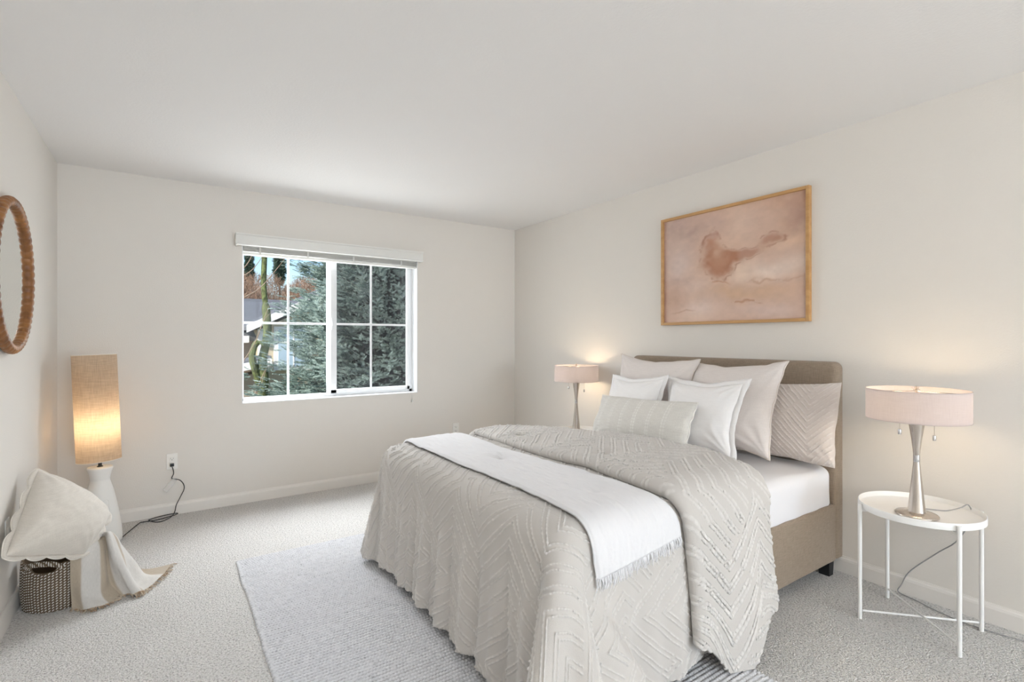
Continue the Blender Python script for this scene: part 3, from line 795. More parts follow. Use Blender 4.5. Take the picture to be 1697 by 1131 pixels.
def bed_throw():
    st = .006
    W_ = (CY1-CR)-(CY0+CR)
    s = np.linspace(-.200, W_+.10, int((W_+.30)/st)); na = 90
    keys = [-.30, -.12, 0, .25, .6, 1.0, W_, W_+.2]
    x0 = np.interp(s, keys, [1.165, 1.125, 1.130, 1.152, 1.155, 1.147, 1.152, 1.155]); x1 = np.interp(s, keys, [1.590, 1.550, 1.508, 1.530, 1.515, 1.508, 1.510, 1.510])
    ker = np.hanning(31); ker /= ker.sum()
    x0 = np.convolve(np.pad(x0, 15, 'edge'), ker, 'valid'); x1 = np.convolve(np.pad(x1, 15, 'edge'), ker, 'valid')
    a = np.linspace(0, 1, na)[None, :]; s2 = s[:, None]
    # end of the throw is cut on a slant where it hangs
    slant = sstep(.1, -.2, s2)
    s3 = s2+slant*(a-.45)*.05
    xs = x0[:, None]+(x1-x0)[:, None]*a
    yy, zz, ny_, nz_ = cross_section(s3, CT, CY0, CY1, CR, .04)
    e = .016+.004*np.sin(PI*a)-.006*(a < .02)-.006*(a > .98)+.004*(fbm(xs*9, s2*9, 13)-.5)
    e = e+.0060*(fbm(xs*60, s2*13, 19, 3)-.5)
    e = e+.007*np.exp(-((a-.46)/.03)**2)*np.exp(-((s2+.02)/.10)**2)
    zt = zz+e*nz_+puff(xs, np.clip(yy, CY0+.05, CY1))*nz_
    base = np.stack([xs+0*yy, yy+e*ny_, zt], -1)
    o = from_arrays('bed_throw', base.reshape(-1, 3), grid_faces(len(s), na), M['muslin'], None, True, None, (1.4, 2.0, .69))
    tag(o, 'white crinkled cotton throw laid across the comforter with a fringed end', 'throw blanket')
    sol = o.modifiers.new('thickness', 'SOLIDIFY'); sol.thickness = .007; sol.offset = 1 if False else -1
    # fringe at the hanging end
    fr = MB(); r = random.Random(5)
    for k in range(150):
        a_ = (k+.5)/150+r.uniform(-.003, .003); i = min(na-1, max(0, int(a_*na)))
        p = Vector(base[0, i])
        ln = r.uniform(.026, .046); dx = r.uniform(-.012, .012); dy = r.uniform(-.010, .001)
        fr.tube([p+Vector((0, -.001, .004)), p+Vector((dx*.4, dy-.002, -ln*.5)), p+Vector((dx, dy-.001, -ln))], [.0022, .0019, .0012], 5)
    fr.build('fringe', M['muslin'], o, True)
bed_throw()

# ------------------------------------------------------------------ pillows
CAMP = np.array([0, 0, H])
def pillow(name, label, corners, thick, material, n=64, pull=.06, group=None, tufted=False, piping=None, flange=None, back=None, wr=.006, seed=1, cat='pillow', puff_pow=.42, sag=0.0, stripes=None, tagged=False, pipe_r=.0045, scallop=False, amp=.0035, S=.22):
    TL, TR, BR, BL = [np.array(c, float) for c in corners]
    nrm = np.cross(TR-TL, BL-TL); nrm /= np.linalg.norm(nrm)
    cen = (TL+TR+BR+BL)/4
    if np.dot(nrm, CAMP-cen) < 0: nrm = -nrm
    if tufted: n = 260
    wob_ = .5 if scallop else 1.0
    def pos(s, t):
        sp = s*(1-pull*(1-t*t)*np.abs(s)); tp = t*(1-pull*1.1*(1-s*s)*np.abs(t))
        sp = sp+.075*(fbm(t*2.3+seed*3.1+np.sign(s)*5, t*0+seed, seed+2, 3)-.5)*np.abs(s)**5*wob_; tp = tp+.075*(fbm(s*2.3+seed*1.7+np.sign(t)*9, s*0+seed, seed+4, 3)-.5)*np.abs(t)**5*wob_
        u = (sp+1)/2; v = (tp+1)/2                       # v: 0 bottom, 1 top
        return ((1-u)*v)[..., None]*TL+(u*v)[..., None]*TR+(u*(1-v))[..., None]*BR+((1-u)*(1-v))[..., None]*BL
    g = np.linspace(-1, 1, n); s, t = np.meshgrid(np.sin(g*PI/2), np.sin(g*PI/2), indexing='ij')
    base = pos(s, t)
    body = np.clip((1-s*s)*(1-t*t), 0, 1)**puff_pow
    body = body*(1-.25*sag*t)                            # heavier toward the bottom
    # corner creases and slack
    w1, w2 = np.linalg.norm(TR-TL), np.linalg.norm(TL-BL)
    cr = 0
    for cs, ct in ((-1, 1), (1, 1), (-1, -1), (1, -1)):
        r = np.sqrt((s-cs)**2+(t-ct)**2)+1e-6; th = np.arctan2(t-ct, s-cs)
        cr = cr+np.sin(th*13+seed*cs*2.1+ct)*np.exp(-((r-.40)/.28)**2)
    wrn = wr*cr*.55+wr*2.2*(fbm(s*2.2+seed, t*2.2, seed)-.5)+wr*1.1*(fbm(s*5+seed, t*5, seed+5)-.5)
    out = thick/2*body+wrn*np.clip(body*1.6, 0, 1)
    U, V = s*w1/2, t*w2/2
    if tufted: tp_ = tuft(U*1.0, V*1.0+.02, S=S, n=6, seed=seed)*sstep(0, .25, body); out = out+amp*tp_
    if stripes: 
        tp_ = 0*U
        for k in stripes: tp_ = tp_+np.exp(-((U-k)/.0030)**2)*(.6+.4*np.sin(V*2*PI/.02))
        for k in stripes: out = out+.0030*np.exp(-((U-k)/.0035)**2)*(.6+.4*np.sin(V*2*PI/.02))*sstep(0, .2, body)
    front = base+nrm*out[..., None]
    bk = base-nrm*(thick/2*body*(back if back is not None else .8))[..., None]
    fa = grid_faces(n, n); fb = fa[:, ::-1]+n*n
    o = from_arrays(name, np.concatenate([front.reshape(-1, 3), bk.reshape(-1, 3)]), np.concatenate([fa[:, ::-1], fb[:, ::-1]]), material, None, True, None, tuple(cen))
    tag(o, label, cat, group)
    if tufted or stripes: thread_attr(o, np.concatenate([tp_.ravel(), tp_.ravel()*0]))
    gl = np.linspace(-1, 1, 60)
    edge = np.concatenate([np.stack([gl, gl*0-1], -1)[:-1], np.stack([gl*0+1, gl], -1)[:-1], np.stack([-gl, gl*0+1], -1)[:-1], np.stack([gl*0-1, -gl], -1)[:-1]])
    E_ = pos(edge[:, 0], edge[:, 1])
    if piping is not None:
        jit = nrm*(.003*np.sin(np.arange(len(E_))*.55+seed))[:, None]
        MB().tube([tuple(p) for p in E_+jit], pipe_r, 8, closed=True).build('piping', piping, o, True, 80)
    if flange is not None:
        fw, fm = flange
        outw = E_-cen; outw -= np.outer(outw@nrm, nrm)
        # outward = away along the dominant side direction
        ex = (TR-TL)/w1; ey = (TL-BL)/w2
        d = np.zeros_like(E_)
        cx_ = sstep(.92, 1, np.abs(edge[:, 0]))*np.sign(edge[:, 0]); cy_ = sstep(.92, 1, np.abs(edge[:, 1]))*np.sign(edge[:, 1])
        d = cx_[:, None]*ex+cy_[:, None]*ey
        k = np.arange(len(E_))
        ww = fw*(1+.06*np.sin(k*.31+seed))
        if scallop: ww = fw*(.25+.95*np.abs(np.sin(k/len(k)*4*8*PI/2))**.8)
        wav = .0055*fw/.03*np.sin(k*.23+seed)
        A = E_+nrm*.003-d*.004; B = E_+d*(ww*.5)[:, None]+nrm*(.004+wav*.5)[:, None]; C_ = E_+d*ww[:, None]+nrm*(wav)[:, None]
        m_ = len(E_)
        VV = np.concatenate([A, B, C_]); j = np.arange(m_); j2 = (j+1) % m_
        FF = np.concatenate([np.stack([j, j2, m_+j2, m_+j], -1), np.stack([m_+j, m_+j2, 2*m_+j2, 2*m_+j], -1)])
        fl = from_arrays('flange', VV, FF, fm, o)
        sl = fl.modifiers.new('thickness', 'SOLIDIFY'); sl.thickness = .005; sl.offset = 0
        if scallop:
            MB().tube([tuple(p) for p in C_], .0028, 6, closed=True).build('trim_cord', M['linen_trim'], fl, True, 80)
    if tagged:
        p0 = pos(np.array([.985]), np.array([-.86]))[0]; ex = (TR-TL)/w1; ey = (TL-BL)/w2
        a = p0+nrm*.004; q = [a, a+ex*.020, a+ex*.020+ey*.036, a+ey*.036]
        lab = from_arrays('care_label', np.array(q+[x+nrm*.0012 for x in q]), [[0, 1, 2, 3], [7, 6, 5, 4], [0, 1, 5, 4], [1, 2, 6, 5], [2, 3, 7, 6], [3, 0, 4, 7]], M['plate'], o, False)
        c0 = a+nrm*.0016+ex*.008+ey*.006
        q2 = [c0, c0+ex*.005, c0+ex*.005+ey*.022, c0+ey*.022]
        from_arrays('label_mark', np.array(q2), [[0, 1, 2, 3]], mat('label_ink', (.16, .17, .36), .7), lab, False)
    return o

pillow('sham_pillow', 'cream tufted sham leaning on the headboard at the near side of the bed', ((2.915, 1.80, 1.015), (2.94, 1.225, 1.048), (2.845, 1.222, .616), (2.83, 1.80, .606)), .20, M['sham'], tufted=True, pull=.05, seed=5, puff_pow=.38, wr=.004, amp=.0050, S=.25)
pillow('euro_pillow', 'large blush linen pillow with piping, behind the white pillow nearer the camera', ((2.85, 2.07, 1.130), (2.815, 1.437, 1.158), (2.63, 1.437, .640), (2.65, 2.06, .622)), .19, M['blush'], piping=M['blush_dark'], pull=.14, seed=2, sag=.6)
pillow('euro_pillow', 'large blush linen pillow with piping, at the far end next to the far lamp', ((2.84, 2.695, 1.165), (2.80, 1.985, 1.148), (2.66, 1.98, .622), (2.67, 2.66, .618)), .18, M['blush'], piping=M['blush_dark'], pull=.14, seed=4, sag=.6)
pillow('square_pillow', 'white cotton pillow with a wide flanged border, second from the far side', ((2.655, 2.590, 1.000), (2.63, 2.115, 1.030), (2.47, 2.10, .625), (2.49, 2.57, .622)), .15, M['cotton'], flange=(.026, M['cotton']), pull=.14, seed=7, sag=.4)
pillow('square_pillow', 'white cotton pillow with a wide flanged border, standing right behind the lumbar pillow', ((2.665, 2.095, 1.010), (2.64, 1.585, 1.032), (2.465, 1.562, .648), (2.49, 2.07, .630)), .16, M['cotton'], flange=(.030, M['cotton']), pull=.14, seed=9, sag=.4)
pillow('lumbar_pillow', 'long oatmeal lumbar pillow with stitched stripes at the front of the pillows', ((2.50, 2.54, .892), (2.46, 1.755, .917), (2.36, 1.760, .640), (2.36, 2.52, .618)), .19, M['lumbar'], piping=M['lumbar_thread'], pull=.045, seed=6, sag=.5, wr=.003, tagged=True, stripes=[-.30, -.285, -.19, -.175, -.08, -.065, .03, .045, .14, .155, .25, .265], n=150)

# ------------------------------------------------------------------ side tables and table lamps
def side_table(cx_, cy_, label, group):
    t = thing('side_table', label, 'side table', (cx_, cy_, 0), group)
    R, zt = .226, .512
    tr = MB(); tr.lathe([(0, zt-.012), (R-.004, zt-.012), (R, zt-.010), (R, zt+.016), (R-.002, zt+.018), (R-.004, zt+.016), (R-.005, zt-.004), (R-.010, zt-.006), (0, zt-.006)], (cx_, cy_, 0), 96)
    tr.build('tray_top', M['white_metal'], t, True, 50)
    L4 = [(-.163, .170), (.163, .180), (-.156, -.183), (.160, -.177)]
    for dx, dy in L4:
        k = (R+.0105)/math.hypot(dx, dy)
        lx, ly = cx_+dx*k, cy_+dy*k
        g = MB(); g.tube([(lx, ly, 0), (lx, ly, zt+.012)], .0085, 16)
        ux, uy = dx/math.hypot(dx, dy), dy/math.hypot(dx, dy)
        g.tube([(lx, ly, zt-.018), (lx-ux*.03, ly-uy*.03, zt-.017)], .006, 10)
        g.build('leg', M['white_metal'], t, True)
    def leg(i):
        dx, dy = L4[i]; k = R/math.hypot(dx, dy); return cx_+dx*k, cy_+dy*k
    for i, j, z in ((0, 3, .036), (1, 2, .045)):
        a, b = leg(i), leg(j); MB().tube([(*a, z), (*b, z)], .0046, 10).build('cross_brace', M['white_metal'], t, True)
    return zt-.006
ztop = side_table(2.79, .85, 'round white metal tray table beside the near side of the bed', None)
side_table(2.80, 3.13, 'round white metal tray table at the far side, mostly hidden by the bed', None)

def table_lamp(x, y, z0, label, power, cord=False):
    t = thing('table_lamp', label, 'lamp', (x, y, z0))
    b = MB(); b.lathe([(0, 0), (.074, 0), (.079, .003), (.079, .006), (.074, .011), (.045, .0145), (.034, .018), (.0335, .021), (0, .022)], (x, y, z0), 64)
    b.build('base', M['nickel'], t, True, 60)
    c = MB(); c.lathe([(.0325, .020), (.0315, .024), (.025, .090), (.0185, .160), (.0135, .215), (.0118, .236)], (x, y, z0), 48)
    c.lathe([(.0118, .262), (.0135, .285), (.019, .335), (.0265, .388), (.0305, .410), (.0305, .413), (.024, .415), (0, .415)], (x, y, z0), 48)
    c.build('column', M['nickel'], t, True, 60)
    MB().lathe([(.0122, .235), (.0125, .237), (.0125, .262), (.0122, .264)], (x, y, z0), 32).build('collar', M['chrome'], t, True, 60)
    # neck, spider and finial
    n = MB(); n.lathe([(.012, .415), (.012, .424), (.0055, .427), (.0055, .553), (.0, .553)], (x, y, z0), 20)
    for k in range(3):
        th = 2*PI*k/3+.4; n.tube([(x, y, z0+.545), (x+.176*math.cos(th), y+.176*math.sin(th), z0+.545)], .0016, 6)
    stem = n.build('stem', M['nickel'], t, True)
    MB().lathe([(0, .549), (.012, .549), (.012, .552), (.006, .554), (.0075, .558), (.0075, .565), (0, .567)], (x, y, z0), 20).build('finial', M['nickel'], stem, True)
    Rs = .1835
    s = MB(); s.lathe([(Rs, .421), (Rs, .551)], (x, y, z0), 96)
    sh = s.build('lamp_shade', M['drum'], t, True)
    r = MB(); r.lathe([(Rs+.0008, .420), (Rs+.0008, .423), (Rs-.0018, .423), (Rs-.0018, .420), (Rs+.0008, .420)], (x, y, z0), 96); r.lathe([(Rs+.0008, .549), (Rs+.0008, .552), (Rs-.0018, .552), (Rs-.0018, .549), (Rs+.0008, .549)], (x, y, z0), 96)
    r.build('shade_rim', M['drum'], sh, True)
    # ball chains end in small cylinder pulls; the chains hang toward each side as seen in the room
    ux, uy = math.cos(-YAW-.25), math.sin(-YAW-.25)
    for d, zz in ((-.064, .352), (.066, .330)):
        px, py = x+ux*d, y+uy*d
        ch = MB(); ch.tube([(px, py, z0+.47), (px, py, z0+zz+.02)], .0008, 6); ch = ch.build('pull_chain', M['nickel'], t)
        MB().lathe([(0, 0), (.0060, 0), (.0062, .001), (.0062, .021), (.0055, .0225), (0, .0225)], (px, py, z0+zz), 20).build('pull_knob', M['chrome'], ch, True)
        bb = MB(); bx_, by_ = x+ux*d*.85, y+uy*d*.85
        bb.lathe([(0, 0), (.012, .002), (.013, .02), (.016, .035), (.024, .055), (.027, .072), (.022, .092), (.010, .101), (0, .102)], (bx_, by_, z0+.425), 20)
        bo = bb.build('bulb', M['bulb'], t, True)
        bo.visible_shadow = True
        l_ = light('POINT', 'lamp_glow', (bx_, by_, z0+.490), power, (1.0, .80, .56), shadow_soft_size=.028)
        bo.hide_render = False
        l_.data.use_shadow = True
    if cord:
        pts = catmull([(x+.02, y+.03, z0+.012), (x+.085, y+.05, z0+.006), (x+.13, y-.02, z0+.0055), (x+.165, y-.06, z0+.0055), (x+.195, y-.10, z0+.024), (x+.240, y-.115, z0+.032), (x+.262, y-.12, z0-.03), (x+.30, y-.06, z0-.16), (x+.335, y+.02, z0-.25), (x+.34, y+.13, z0-.38), (x+.335, y+.165, z0-.46), (x+.325, y+.175, .009), (x+.30, y+.10, .006), (x+.24, y-.10, .006), (x+.28, y-.35, .006)], 70)
        MB().tube([tuple(p) for p in pts], .0026, 8).build('cord', M['grey_cord'], t, True)
table_lamp(2.715, .835, ztop, 'nickel hourglass table lamp, lit, on the white tray table nearer the camera', 3.8, True)
table_lamp(2.850, 3.215, ztop, 'nickel hourglass table lamp, lit, in the far corner beyond the bed', 6.0)

# ------------------------------------------------------------------ floor lamp
def floor_lamp():
    x, y = -.338, 4.085
    t = thing('floor_lamp', 'floor lamp with a white bottle base and tall burlap shade in the corner', 'lamp', (x, y, 0))
    b = MB(); b.lathe([(0, 0), (.104, 0), (.112, .006), (.113, .03), (.108, .09), (.099, .16), (.086, .24), (.070, .32), (.056, .37), (.050, .392), (.049, .405), (.051, .408), (.051, .413), (.0515, .418), (.058, .445), (.0655, .466), (.066, .474), (.063, .478), (.0, .479)], (x, y, 0), 72)
    base = b.build('base', M['ceramic'], t, True, 60)
    # small arch-shaped switch cover moulded on the body
    th = math.radians(-64); R_ = .083
    c0 = Vector((x+R_*math.cos(th), y+R_*math.sin(th), .25)); ut = Vector((-math.sin(th), math.cos(th), 0)); up = Vector((-.16*math.cos(th), -.16*math.sin(th), 1)).normalized(); nn = ut.cross(up)
    arch = [c0+ut*.014*math.cos(k/10*PI)+up*(.02+.014*math.sin(k/10*PI))+nn*.0 for k in range(11)]
    arch = [c0+ut*.014-up*.045]+arch+[c0-ut*.014-up*.045]
    MB().tube(arch, .0016, 6).build('switch_outline', M['ceramic'], base, True)
    cR = Vector((math.cos(YAW), -math.sin(YAW), 0))             # room direction in which the shade leans
    st = MB(); st.lathe([(0, .478), (.016, .479), (.016, .482), (.0095, .486), (.0085, .60), (.016, .61), (.016, .66), (0, .66)], (x, y, 0), 24)
    st.build('stem', M['black'], t, True)
    lean = Vector((0, 0, 1))-cR*.047; lean.normalize()
    Rm = Vector((0, 0, 1)).rotation_difference(lean).to_matrix()
    c = (x-.004, y, .520)
    R0 = .1125
    s = MB(); s.lathe([(R0, 0), (R0, .662)], c, 96, Rm)
    sh = s.build('lamp_shade', M['burlap'], t, True)
    for z in (.001, .660): MB().lathe([(R0+.001, z-.002), (R0+.001, z+.002), (R0-.002, z+.002), (R0-.002, z-.002), (R0+.001, z-.002)], c, 96, Rm).build('shade_ring', M['linen_trim'], sh, True)
    r = MB()
    for k in range(3):
        a = 2*PI*k/3; v0 = Rm @ Vector((0, 0, .10)); v1 = Rm @ Vector((R0*math.cos(a), R0*math.sin(a), .10))
        r.tube([v0+Vector(c), v1+Vector(c)], .0018, 6)
    r.build('shade_spider', M['grey_cord'], sh, True)
    bb = MB(); bb.lathe([(0, 0), (.014, .002), (.015, .03), (.027, .06), (.030, .08), (.024, .105), (0, .118)], (x, y, .660), 24)
    bb.build('bulb', M['bulb'], t, True)
    light('POINT', 'floor_lamp_glow', (x-.005, y, .755), 1.75, (1.0, .80, .56), shadow_soft_size=.03)
    # black cord to the outlet with its clear hang tag
    pts = catmull([(x+.105, y-.02, .012), (-.155, 4.33, .006), (-.13, 4.36, .006), (-.05, 4.355, .006), (.045, 4.385, .010), (.075, 4.40, .016), (.045, 4.405, .018), (-.04, 4.40, .014), (-.085, 4.385, .010), (-.095, 4.365, .010), (-.06, 4.31, .007), (-.02, 4.30, .007), (.03, 4.345, .012), (.055, 4.395, .03), (.066, 4.415, .075), (.090, 4.425, .125), (.113, 4.428, .178), (.110, 4.43, .215), (.090, 4.43, .245), (.066, 4.432, .258)], 150)
    cd = MB().tube([tuple(p) for p in pts], .0030, 8)
    p2 = catmull([(.066, 4.432, .258), (.048, 4.430, .262), (.038, 4.428, .272), (.042, 4.427, .282), (.050, 4.426, .305), (.046, 4.424, .335), (.041, 4.424, .352)], 30)
    cd.tube([tuple(p) for p in p2], .0030, 8)
    cord = cd.build('cord', M['black'], t, True)
    pl = MB(); pl.box(.0275, 4.418, .3545, .0525, 4.4410, .376, .004, 2); pl.build('plug', M['black'], cord, True)
    tagm = MB(); rot = Matrix.Rotation(math.radians(-40), 3, 'Y')
    rot = Matrix.Rotation(math.radians(38), 3, 'Y')
    tagm.box(.028-.016, 4.424, .222-.050, .028+.016, 4.430, .222+.050, .002, 2, rot)
    tagm.build('hang_tag', M['acrylic'], cord)
floor_lamp()

# ------------------------------------------------------------------ woven basket
BC = (-.420, 3.312); BR_ = .146
def basket():
    t = thing('woven_basket', 'small round basket woven in brown and white against the left wall', 'basket', (BC[0], BC[1], 0))
    m = bpy.data.materials.new('woven_rope'); m.use_nodes = True; nt = m.node_tree; L = nt.links.new; p = nt.nodes['Principled BSDF']; p.inputs['Roughness'].default_value = .9; p.inputs['Specular IOR Level'].default_value = .1
    at = nt.nodes.new('ShaderNodeAttribute'); at.attribute_name = 'strand'
    r = nt.nodes.new('ShaderNodeValToRGB'); r.color_ramp.elements[0].position = .42; r.color_ramp.elements[1].position = .58
    r.color_ramp.elements[0].color = (.17, .125, .085, 1); r.color_ramp.elements[1].color = (.80, .77, .72, 1)
    L(at.outputs['Fac'], r.inputs[0])
    n = nt.nodes.new('ShaderNodeTexNoise'); n.inputs['Scale'].default_value = 300
    mx = nt.nodes.new('ShaderNodeMixRGB'); mx.blend_type = 'MULTIPLY'; mx.inputs[0].default_value = .35; L(r.outputs[0], mx.inputs[1]); L(n.outputs['Fac'], mx.inputs[2]); L(mx.outputs[0], p.inputs['Base Color'])
    def strand_attr(o, val):
        a = o.data.attributes.new('strand', 'FLOAT', 'POINT'); a.data.foreach_set('value', val.astype(np.float32).ravel())
    nu, nv = 900, 150
    ncol = 66
    th = np.linspace(0, 2*PI, nu, endpoint=False)[:, None]; hz = np.linspace(0, 1, nv)[None, :]
    hgt = .222-.040*np.maximum(np.exp(-((((th+1.95+PI) % (2*PI))-PI)/.42)**6), np.exp(-((((th+1.95) % (2*PI))-PI)/.42)**6))
    rr = BR_*(.955+.05*np.sin(hz*PI*.85)+.0*th)
    c = th*ncol/(2*PI); ci = np.floor(c); cf = c-ci
    zz = hz*hgt
    bead = .5+.5*np.sin(2*PI*(zz/.0125)+cf*2.6+6.28*_lat(ci, ci*0, 3))
    white = np.exp(-((cf-.5-.20*np.sin(2*PI*(zz/.0125)+6.28*_lat(ci, ci*0, 3)))/.27)**2)*(.50+.62*bead)*sstep(-1.0, -.55, np.sin(2*PI*(zz/.0125)+6.28*_lat(ci, ci*0, 3)+2.2))
    d = .0035*np.sin(PI*cf)*(.5+.5*bead)+.0015
    R = rr+d
    P = np.stack([BC[0]+R*np.cos(th), BC[1]+R*np.sin(th), .001+zz+0*th], -1)
    Pin = np.stack([BC[0]+(rr-.008)*np.cos(th), BC[1]+(rr-.008)*np.sin(th), .004+zz+0*th], -1)
    V = np.concatenate([P.reshape(-1, 3), Pin.reshape(-1, 3)])
    F1 = grid_faces(nu, nv, True); F2 = F1[:, ::-1]+nu*nv
    i = np.arange(nu); i2 = (i+1) % nu
    cap = np.stack([i*nv+nv-1, i2*nv+nv-1, nu*nv+i2*nv+nv-1, nu*nv+i*nv+nv-1], -1)
    # bottom disc: fan as quads to the inner ring bottom
    capb = np.stack([i*nv, nu*nv+i*nv, nu*nv+i2*nv, i2*nv], -1)
    o = from_arrays('body', V, np.concatenate([F1, F2, cap, capb]), m, t)
    strand_attr(o, np.concatenate([white.reshape(-1), (white*.0+.2).reshape(-1)]))
    bo = MB(); bo.lathe([(0, .002), (BR_*.955-.004, .002), (BR_*.955-.004, .008), (0, .008)], (BC[0], BC[1], 0), 48)
    bo.build('bottom', M['carved'], t)
    # two loop handles: bands that arch above the rim over a slot
    for a0 in (-1.95, -1.95+PI):
        na, nb = 160, 18
        s = np.linspace(-1, 1, na)[:, None]; v = np.linspace(0, 2*PI, nb, endpoint=False)[None, :]
        ang = a0+s*.56
        zc = .203+.030*np.clip(1-np.abs(s)**2.6, 0, 1)
        hw = .0125; tk = .0065
        q = zc+hw*np.sin(v); R = BR_*1.0+.004+tk*np.cos(v)
        k = (s*.56*BR_)/.0085; kf = k-np.floor(k)
        bead = .5+.5*np.sin(v*3.2+kf*3+np.floor(k)*1.7)
        wh = np.exp(-((kf-.5)/.28)**2)*(.3+.9*bead)
        R = R+.002*np.sin(PI*kf)
        PP = np.stack([BC[0]+R*np.cos(ang), BC[1]+R*np.sin(ang), q+0*ang], -1)
        ho = from_arrays('handle', PP.reshape(-1, 3), grid_faces(na, nb, False, True), m, t)
        strand_attr(ho, wh)
    MB().box(0, 0, 0, .001, .001, .001) if False else None
basket()

# pillow leaning over the basket
pillow('scalloped_pillow', 'beige linen pillow with a scalloped edge propped over the woven basket', ((-.525, 3.40, .625), (-.245, 3.42, .345), (-.325, 3.18, .238), (-.545, 2.885, .386)), .25, M['linen'], flange=(.020, M['linen']), scallop=True, pull=.0, seed=12, wr=.006, cat='pillow', puff_pow=.45, back=.35)

# ------------------------------------------------------------------ striped throw in the basket
def basket_throw():
    ribs = [
        [(-.385, 3.245, .232), (-.376, 3.185, .238), (-.372, 3.162, .225), (-.371, 3.156, .13), (-.369, 3.150, .06), (-.364, 3.133, .008)],
        [(-.335, 3.265, .240), (-.328, 3.205, .252), (-.322, 3.180, .235), (-.318, 3.160, .14), (-.313, 3.138, .05), (-.298, 3.090, .006)],
        [(-.290, 3.305, .250), (-.280, 3.265, .266), (-.272, 3.225, .245), (-.262, 3.165, .15), (-.255, 3.136, .05), (-.223, 3.110, .006)],
        [(-.272, 3.325, .258), (-.258, 3.300, .270), (-.250, 3.270, .245), (-.240, 3.215, .16), (-.226, 3.200, .07), (-.185, 3.172, .006)],
        [(-.262, 3.320, .285), (-.243, 3.285, .298), (-.228, 3.250, .275), (-.204, 3.205, .19), (-.174, 3.165, .105), (-.135, 3.128, .016)],
        [(-.250, 3.335, .270), (-.228, 3.315, .283), (-.205, 3.295, .250), (-.172, 3.262, .16), (-.135, 3.225, .060), (-.085, 3.165, .008)],
        [(-.232, 3.370, .240), (-.212, 3.365, .225), (-.185, 3.360, .180), (-.140, 3.345, .09), (-.095, 3.320, .022), (-.022, 3.285, .006)],
        [(-.225, 3.400, .225), (-.205, 3.410, .190), (-.178, 3.420, .125), (-.135, 3.440, .04), (-.080, 3.440, .012), (.030, 3.452, .006)],
    ]
    nl, nw = 90, 150
    R = np.array([catmull(r, nl) for r in ribs])                # (8, nl, 3)
    G = np.array([catmull(R[:, j], nw) for j in range(nl)])     # (nl, nw, 3)
    G = np.transpose(G, (1, 0, 2))                              # (nw, nl, 3)
    a = np.linspace(0, 1, nw)[:, None]; b = np.linspace(0, 1, nl)[None, :]
    h_ = .0075*np.sin(a*2*PI*4.2+b*1.5+1.5*np.sin(b*4))*sstep(.15, .7, b)+.010*(np.abs(np.sin(a*2*PI*2.6+b*2.6))**3-.4)*sstep(.4, .6, a)*sstep(.2, .5, b)+.008*(fbm(a*9, b*5, 3)-.5)
    P, n_ = displaced(G, h_+0*b)
    P[..., 2] = np.maximum(P[..., 2], .005)
    o = from_arrays('striped_throw', P.reshape(-1, 3), grid_faces(nw, nl), None, None, True, np.stack([a+0*b, b+0*a], -1).reshape(-1, 2), (-.25, 3.25, .1))
    tag(o, 'beige and white striped throw with brown tassels spilling from the woven basket', 'throw blanket')
    m = bpy.data.materials.new('striped_cloth'); m.use_nodes = True; nt = m.node_tree; L = nt.links.new; p = nt.nodes['Principled BSDF']; p.inputs['Roughness'].default_value = .9; p.inputs['Specular IOR Level'].default_value = .15; p.inputs['Sheen Weight'].default_value = .2
    uv = nt.nodes.new('ShaderNodeUVMap'); sp = nt.nodes.new('ShaderNodeSeparateXYZ'); L(uv.outputs[0], sp.inputs[0])
    r = nt.nodes.new('ShaderNodeValToRGB'); r.color_ramp.interpolation = 'LINEAR'
    tan, wht = (.50, .425, .335, 1), (.70, .675, .64, 1)
    stops = [(0, tan), (.10, tan), (.115, wht), (.285, wht), (.30, tan), (.46, tan), (.475, wht), (.66, wht), (.675, tan), (.70, tan), (.72, wht), (.88, wht), (.90, tan), (1, tan)]
    e = r.color_ramp.elements; e[0].position, e[0].color = stops[0]; e[1].position, e[1].color = stops[-1]
    for q, c in stops[1:-1]: k = e.new(q); k.color = c
    L(sp.outputs[0], r.inputs[0])
    mp = nt.nodes.new('ShaderNodeMapping'); mp.inputs['Scale'].default_value = (260, 25, 1); L(uv.outputs[0], mp.inputs[0])
    n = nt.nodes.new('ShaderNodeTexNoise'); n.inputs['Scale'].default_value = 1; n.inputs['Detail'].default_value = 2; L(mp.outputs[0], n.inputs['Vector'])
    mx = nt.nodes.new('ShaderNodeMixRGB'); mx.blend_type = 'MULTIPLY'; mx.inputs[0].default_value = .3; L(r.outputs[0], mx.inputs[1]); L(n.outputs['Fac'], mx.inputs[2]); L(mx.outputs[0], p.inputs['Base Color'])
    o.data.materials.append(m)
    sol = o.modifiers.new('thickness', 'SOLIDIFY'); sol.thickness = .005; sol.offset = 0
    fr = MB(); rd = random.Random(4)
    for k in range(120):
        i = int((k+.5)/120*nw); p0 = Vector(P[i, -1]); p1 = Vector(P[i, -4]); d = (p0-p1); d.z = 0
        d = d.normalized() if d.length > 1e-4 else Vector((0, -1, 0))
        side = Vector((-d.y, d.x, 0)); ln = rd.uniform(.014, .030); w = rd.uniform(-.012, .012)
        fr.tube([p0-d*.002+Vector((0, 0, .001)), p0+d*ln*.5+side*w*.5+Vector((0, 0, .002)), Vector((p0.x+d.x*ln+side.x*w, p0.y+d.y*ln+side.y*w, .004))], [.0026, .0024, .0016], 5)
    f = fr.build('tassel_fringe', mat('tassel_brown', (.34, .225, .135), .9, var=(.60, .52, .42), vscale=60), o, True)
    f['label'] = 'brown and cream tassel fringe'
basket_throw()

